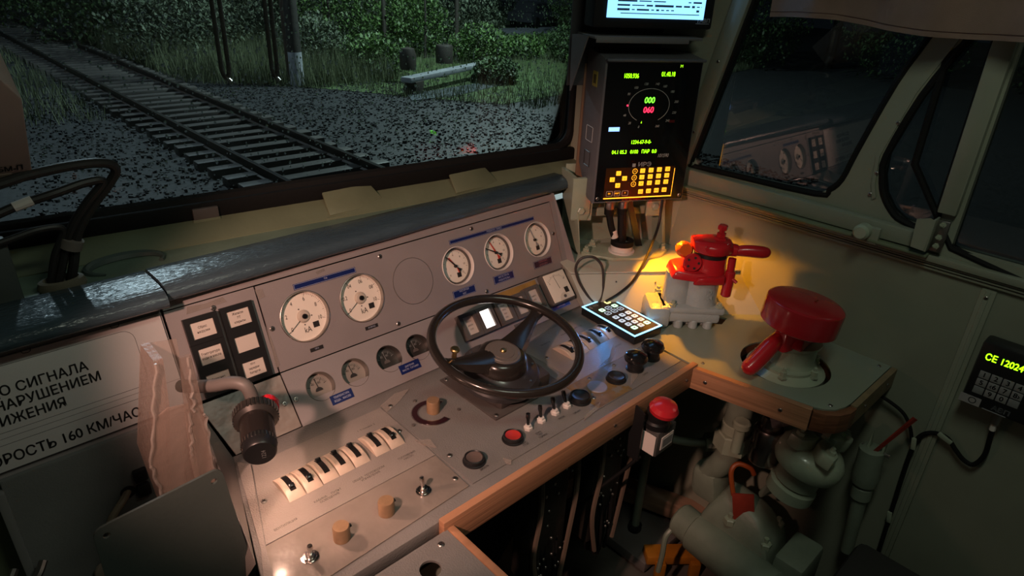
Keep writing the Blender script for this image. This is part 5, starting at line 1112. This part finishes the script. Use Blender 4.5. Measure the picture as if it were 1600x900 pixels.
# vegetation
mLEAF = [M('leaf_dark', (.045, .085, .030), .55, var=.5, vscale=1.5), M('leaf_mid', (.075, .14, .04), .55, var=.5, vscale=1.5), M('leaf_grey', (.10, .13, .085), .6, var=.5, vscale=1.5)]
mBARK = M('wet_bark', (.030, .025, .021), .6, bump=.8, bscale=20)
def leaf_quads(vs, fs, r, n, c, rad, s0, s1):
    for i in range(n):
        while True:
            p = Vector((r.uniform(-1, 1), r.uniform(-1, 1), r.uniform(-1, 1)))
            if .3 < p.length < 1: break
        p *= 1+.25*noise.noise(p*2.3+Vector(c)); p = Vector((p.x*rad[0]+c[0], p.y*rad[1]+c[1], p.z*rad[2]+c[2])); s = r.uniform(s0, s1)
        q = Matrix.Rotation(r.uniform(0, 6.3), 3, 'Z') @ Matrix.Rotation(r.uniform(-1.2, 1.2), 3, 'X'); k = len(vs)
        for a, b, d in ((-.5, 0, 0), (0, -.9, .1), (.5, 0, 0), (0, .9, .12)): vs.append(p+q @ Vector((a*s, b*s, d*s)))
        fs.append((k, k+1, k+2, k+3))
BS = [(7.6, 24, 2.0, 2.6, 2), (9.0, 27, 2.4, 3.4, 2), (6.4, 30, 2.2, 3.0, 0), (4.8, 38, 2.6, 3.6, 0), (11.5, 26, 2.3, 3.4, 2), (13.2, 23.5, 1.8, 2.6, 1), (14.5, 26, 2.4, 4.0, 2), (16.2, 23, 1.6, 2.2, 1), (18, 27.5, 2.6, 4.2, 1), (12.2, 19.5, 1.1, 1.2, 1), (17.2, 20, 1.2, 1.3, 1), (19.6, 20.6, 1.3, .8, 1), (22, 23, 1.8, .6, 1), (24.5, 23, 1.9, .6, 1), (21, 18.5, 1.3, 1.4, 0), (23.5, 18.5, 1.8, 3.4, 0), (26, 20.5, 2.2, 4.4, 0), (28, 24, 2.4, 5.0, 0), (16, 31, 3.0, 5.5, 2), (21, 34, 3.2, 6.0, 2), (9.4, 33, 3.0, 5.0, 2), (2.5, 44, 3.0, 4.4, 0), (19, 16, .9, .8, 1), (14.4, 16, .8, .7, 0), (38, 42, 3, 6, 2), (42, 38, 3, 6, 0), (25, 38, 3.5, 6, 2), (19.5, 23.5, 1.5, 2.4, 2), (11, 21.5, 1.2, 1.6, 2), (27, 14, 2.2, 4.5, 0), (29, 9, 2.6, 5, 0), (30, 4, 2.6, 4.5, 0), (27, -1, 2.4, 4.5, 0), (26, -6, 2.6, 5, 0)]
VS = [[], [], []]; FS = [[], [], []]; lr = random.Random(31)
for (x, y, r_, h, c) in BS: leaf_quads(VS[c], FS[c], lr, int(1500+700*r_*h*.5), (x, y, GZ+h*.5), (r_, r_, h*.56), .05, .12)
vs, fs, mi = [], [], []
for c in range(3):
    k = len(vs); vs += VS[c]; fs += [tuple(k+j for j in f) for f in FS[c]]; mi += [c]*len(FS[c])
me = bpy.data.meshes.new('undergrowth'); me.from_pydata(vs, [], fs)
for m in mLEAF: me.materials.append(m)
me.polygons.foreach_set('material_index', mi)
tag(link('undergrowth', me), 'wet bushes and undergrowth beyond the track', 'bushes', kind='stuff')
gvs, gfs = [], []
def blade(x, y, h, w):
    a = lr.uniform(0, 3.14); k = len(gvs); dx, dy = lr.uniform(-.3, .3)*h, lr.uniform(-.3, .3)*h
    gvs.extend(((x-w*math.cos(a), y-w*math.sin(a), GZ), (x+w*math.cos(a), y+w*math.sin(a), GZ), (x+dx, y+dy, GZ+h))); gfs.append((k, k+1, k+2))
for i in range(32000):
    u = lr.random()
    if u < .5: x = lr.uniform(6.3, 12); y = lr.uniform(17.5, 30)+max(0, (9-x))*1.0; blade(x, y, lr.uniform(.3, 1.0), .012)
    elif u < .9: x = lr.uniform(10, 27); y0 = max(12.6+.10*max(0, x-12), 20-1.55*(x-7.5)); y = y0-.5+(26-y0)*lr.random()**1.6; blade(x, y, lr.uniform(.12, .40), .012)
    else: x = lr.uniform(1.0, 3.4); y = lr.uniform(16, 34); blade(x, y, lr.uniform(.15, .5), .010)
me = bpy.data.meshes.new('long_grass'); me.from_pydata(gvs, [], gfs); me.materials.append(M('long_grass_mat', (.11, .135, .07), .6, var=.5, vscale=1.2))
tag(link('long_grass', me), 'long pale grass along the line and round the slab', 'grass', kind='stuff')
def tree(x, y, r0, h, k, c, label, crown=True):
    t = thing('tree', label, 'tree', T(x, y, GZ), 'trees beside the track')
    B().tube([(0, 0, 0), (.06, .02, h*.3), (-.03, .05, h*.6), (.05, .0, h)], lambda q: r0*(1-.45*q), 10).put('trunk', mBARK, t)
    v, f = [], []; leaf_quads(v, f, lr, 1500, (0, 0, h+.2), (.8, .8, 1.5), .06, .13)
    me = bpy.data.meshes.new('crown'); me.from_pydata(v, [], f); me.materials.append(mLEAF[c]); link('crown', me, t)
for i, (x, y, r_, h, l) in enumerate(((17.2, 21.5, .10, 6.5, 'slim dark trunk nearest the pale path'), (14.3, 22.2, .10, 6.5, 'slim dark trunk behind the concrete slab'), (15.9, 21.8, .055, 6, 'thinnest trunk between two slim ones'), (12.6, 23.2, .05, 6, 'thin trunk left of the slab'), (26.5, 17, .18, 7, 'thick trunk beside the display column'), (30, 12, .22, 7, 'tree seen through the side window near its front bar'), (34, 9, .3, 8, 'broad trunk seen through the side window'), (20.0, 31, .2, 8, 'tree standing far behind the path'))):
    tree(x, y, r_, h, i, i % 3, l)
po = thing('line_pole', 'dark round pole with a whitewashed foot beside the track', 'pole', T(8.82, 18.3, GZ))
B().cyl((0, 0, .9), (0, 0, 8), .19, .16, seg=16).put('shaft', M('pole_dark', (.022, .020, .018), .7, bump=.5, bscale=12, var=.4, vscale=8), po); B().cyl((0, 0, -.1), (0, 0, .92), .20, .19, seg=16).put('white_foot', M('whitewash', (.30, .32, .36), .7, var=.3, vscale=7), po)
sb2 = thing('concrete_slab', 'long pale concrete slab lying on the grass', 'slab', T(12.7, 16.2, GZ)); B().box((0, 0, .42), (4.6, .35, .14), .02, RZ(21)).put('beam', M('wet_concrete', (.26, .28, .31), .4, bump=.3, bscale=6, var=.2, vscale=3), sb2)
for k in (-1.9, 1.9): B().box((k, 0, .18), (.4, .4, .36), .02, RZ(21)).put('support', mBARK, sb2)
tag(B().prism([(10.2, 14.6), (11.6, 14.6), (14.2, 15.4), (13.6, 16.0), (10.6, 15.4)], GZ, GZ+.03).put('puddle', M('wet_patch', (.13, .15, .17), .18, bump=.2, bscale=4)), 'wet shining patch on the ground before the slab', 'puddle')
tag(B().lathe([(.28, 0), (.28, .5), (.25, .55), (0, .55)], T(13.6, 17.6, GZ+.45), 16).put('stump', mBARK), 'round dark stump behind the slab, right one', 'stump', 'stumps behind the slab')
tag(B().lathe([(.24, 0), (.26, .4), (.2, .6), (0, .65)], T(11.9, 17.2, GZ+.4), 14).put('stump', mBARK), 'dark pointed stump behind the slab, left one', 'stump', 'stumps behind the slab')
tag(B().prism([(22.5, 27.5), (26, 26), (33, 28.5), (33, 31), (26, 31)], GZ, GZ+.10).put('pale_path', M('pale_path_mat', (.36, .40, .46), .5, bump=.3, bscale=3, var=.2, vscale=1.2)), 'pale wet path between the trees', 'path')
ca = thing('parked_car', 'dark parked car on the pale path', 'car', T(31.5, 31.5, GZ+.1) @ RZ(20))
B().hull([(-2.1, -.85, .35), (2.1, -.85, .35), (2.1, .85, .35), (-2.1, .85, .35), (-2.1, -.8, .9), (2.1, -.8, .85), (2.1, .8, .85), (-2.1, .8, .9), (-1.6, -.7, .95), (1.0, -.7, .95)], .05).hull([(-1.7, -.75, .88), (1.1, -.75, .88), (1.1, .75, .88), (-1.7, .75, .88), (-1.2, -.62, 1.45), (.4, -.62, 1.45), (.4, .62, 1.45), (-1.2, .62, 1.45)], .05).put('body', M('car_dark', (.03, .033, .04), .3, coat=.4), ca)
for x in (-1.3, 1.3):
    for y in (-.8, .8): B().lathe([(0, -.1), (.3, -.1), (.33, -.06), (.33, .06), (.3, .1), (0, .1)], T(x, y, .33) @ RX(90), 18).put('wheel', mRUB, ca)
B().hull([(-1.3, -.76, .95), (.6, -.76, .95), (-1.0, -.66, 1.38), (.3, -.66, 1.38), (-1.3, -.74, .95), (.6, -.74, .95)]).put('side_window', mBLACKG, ca)
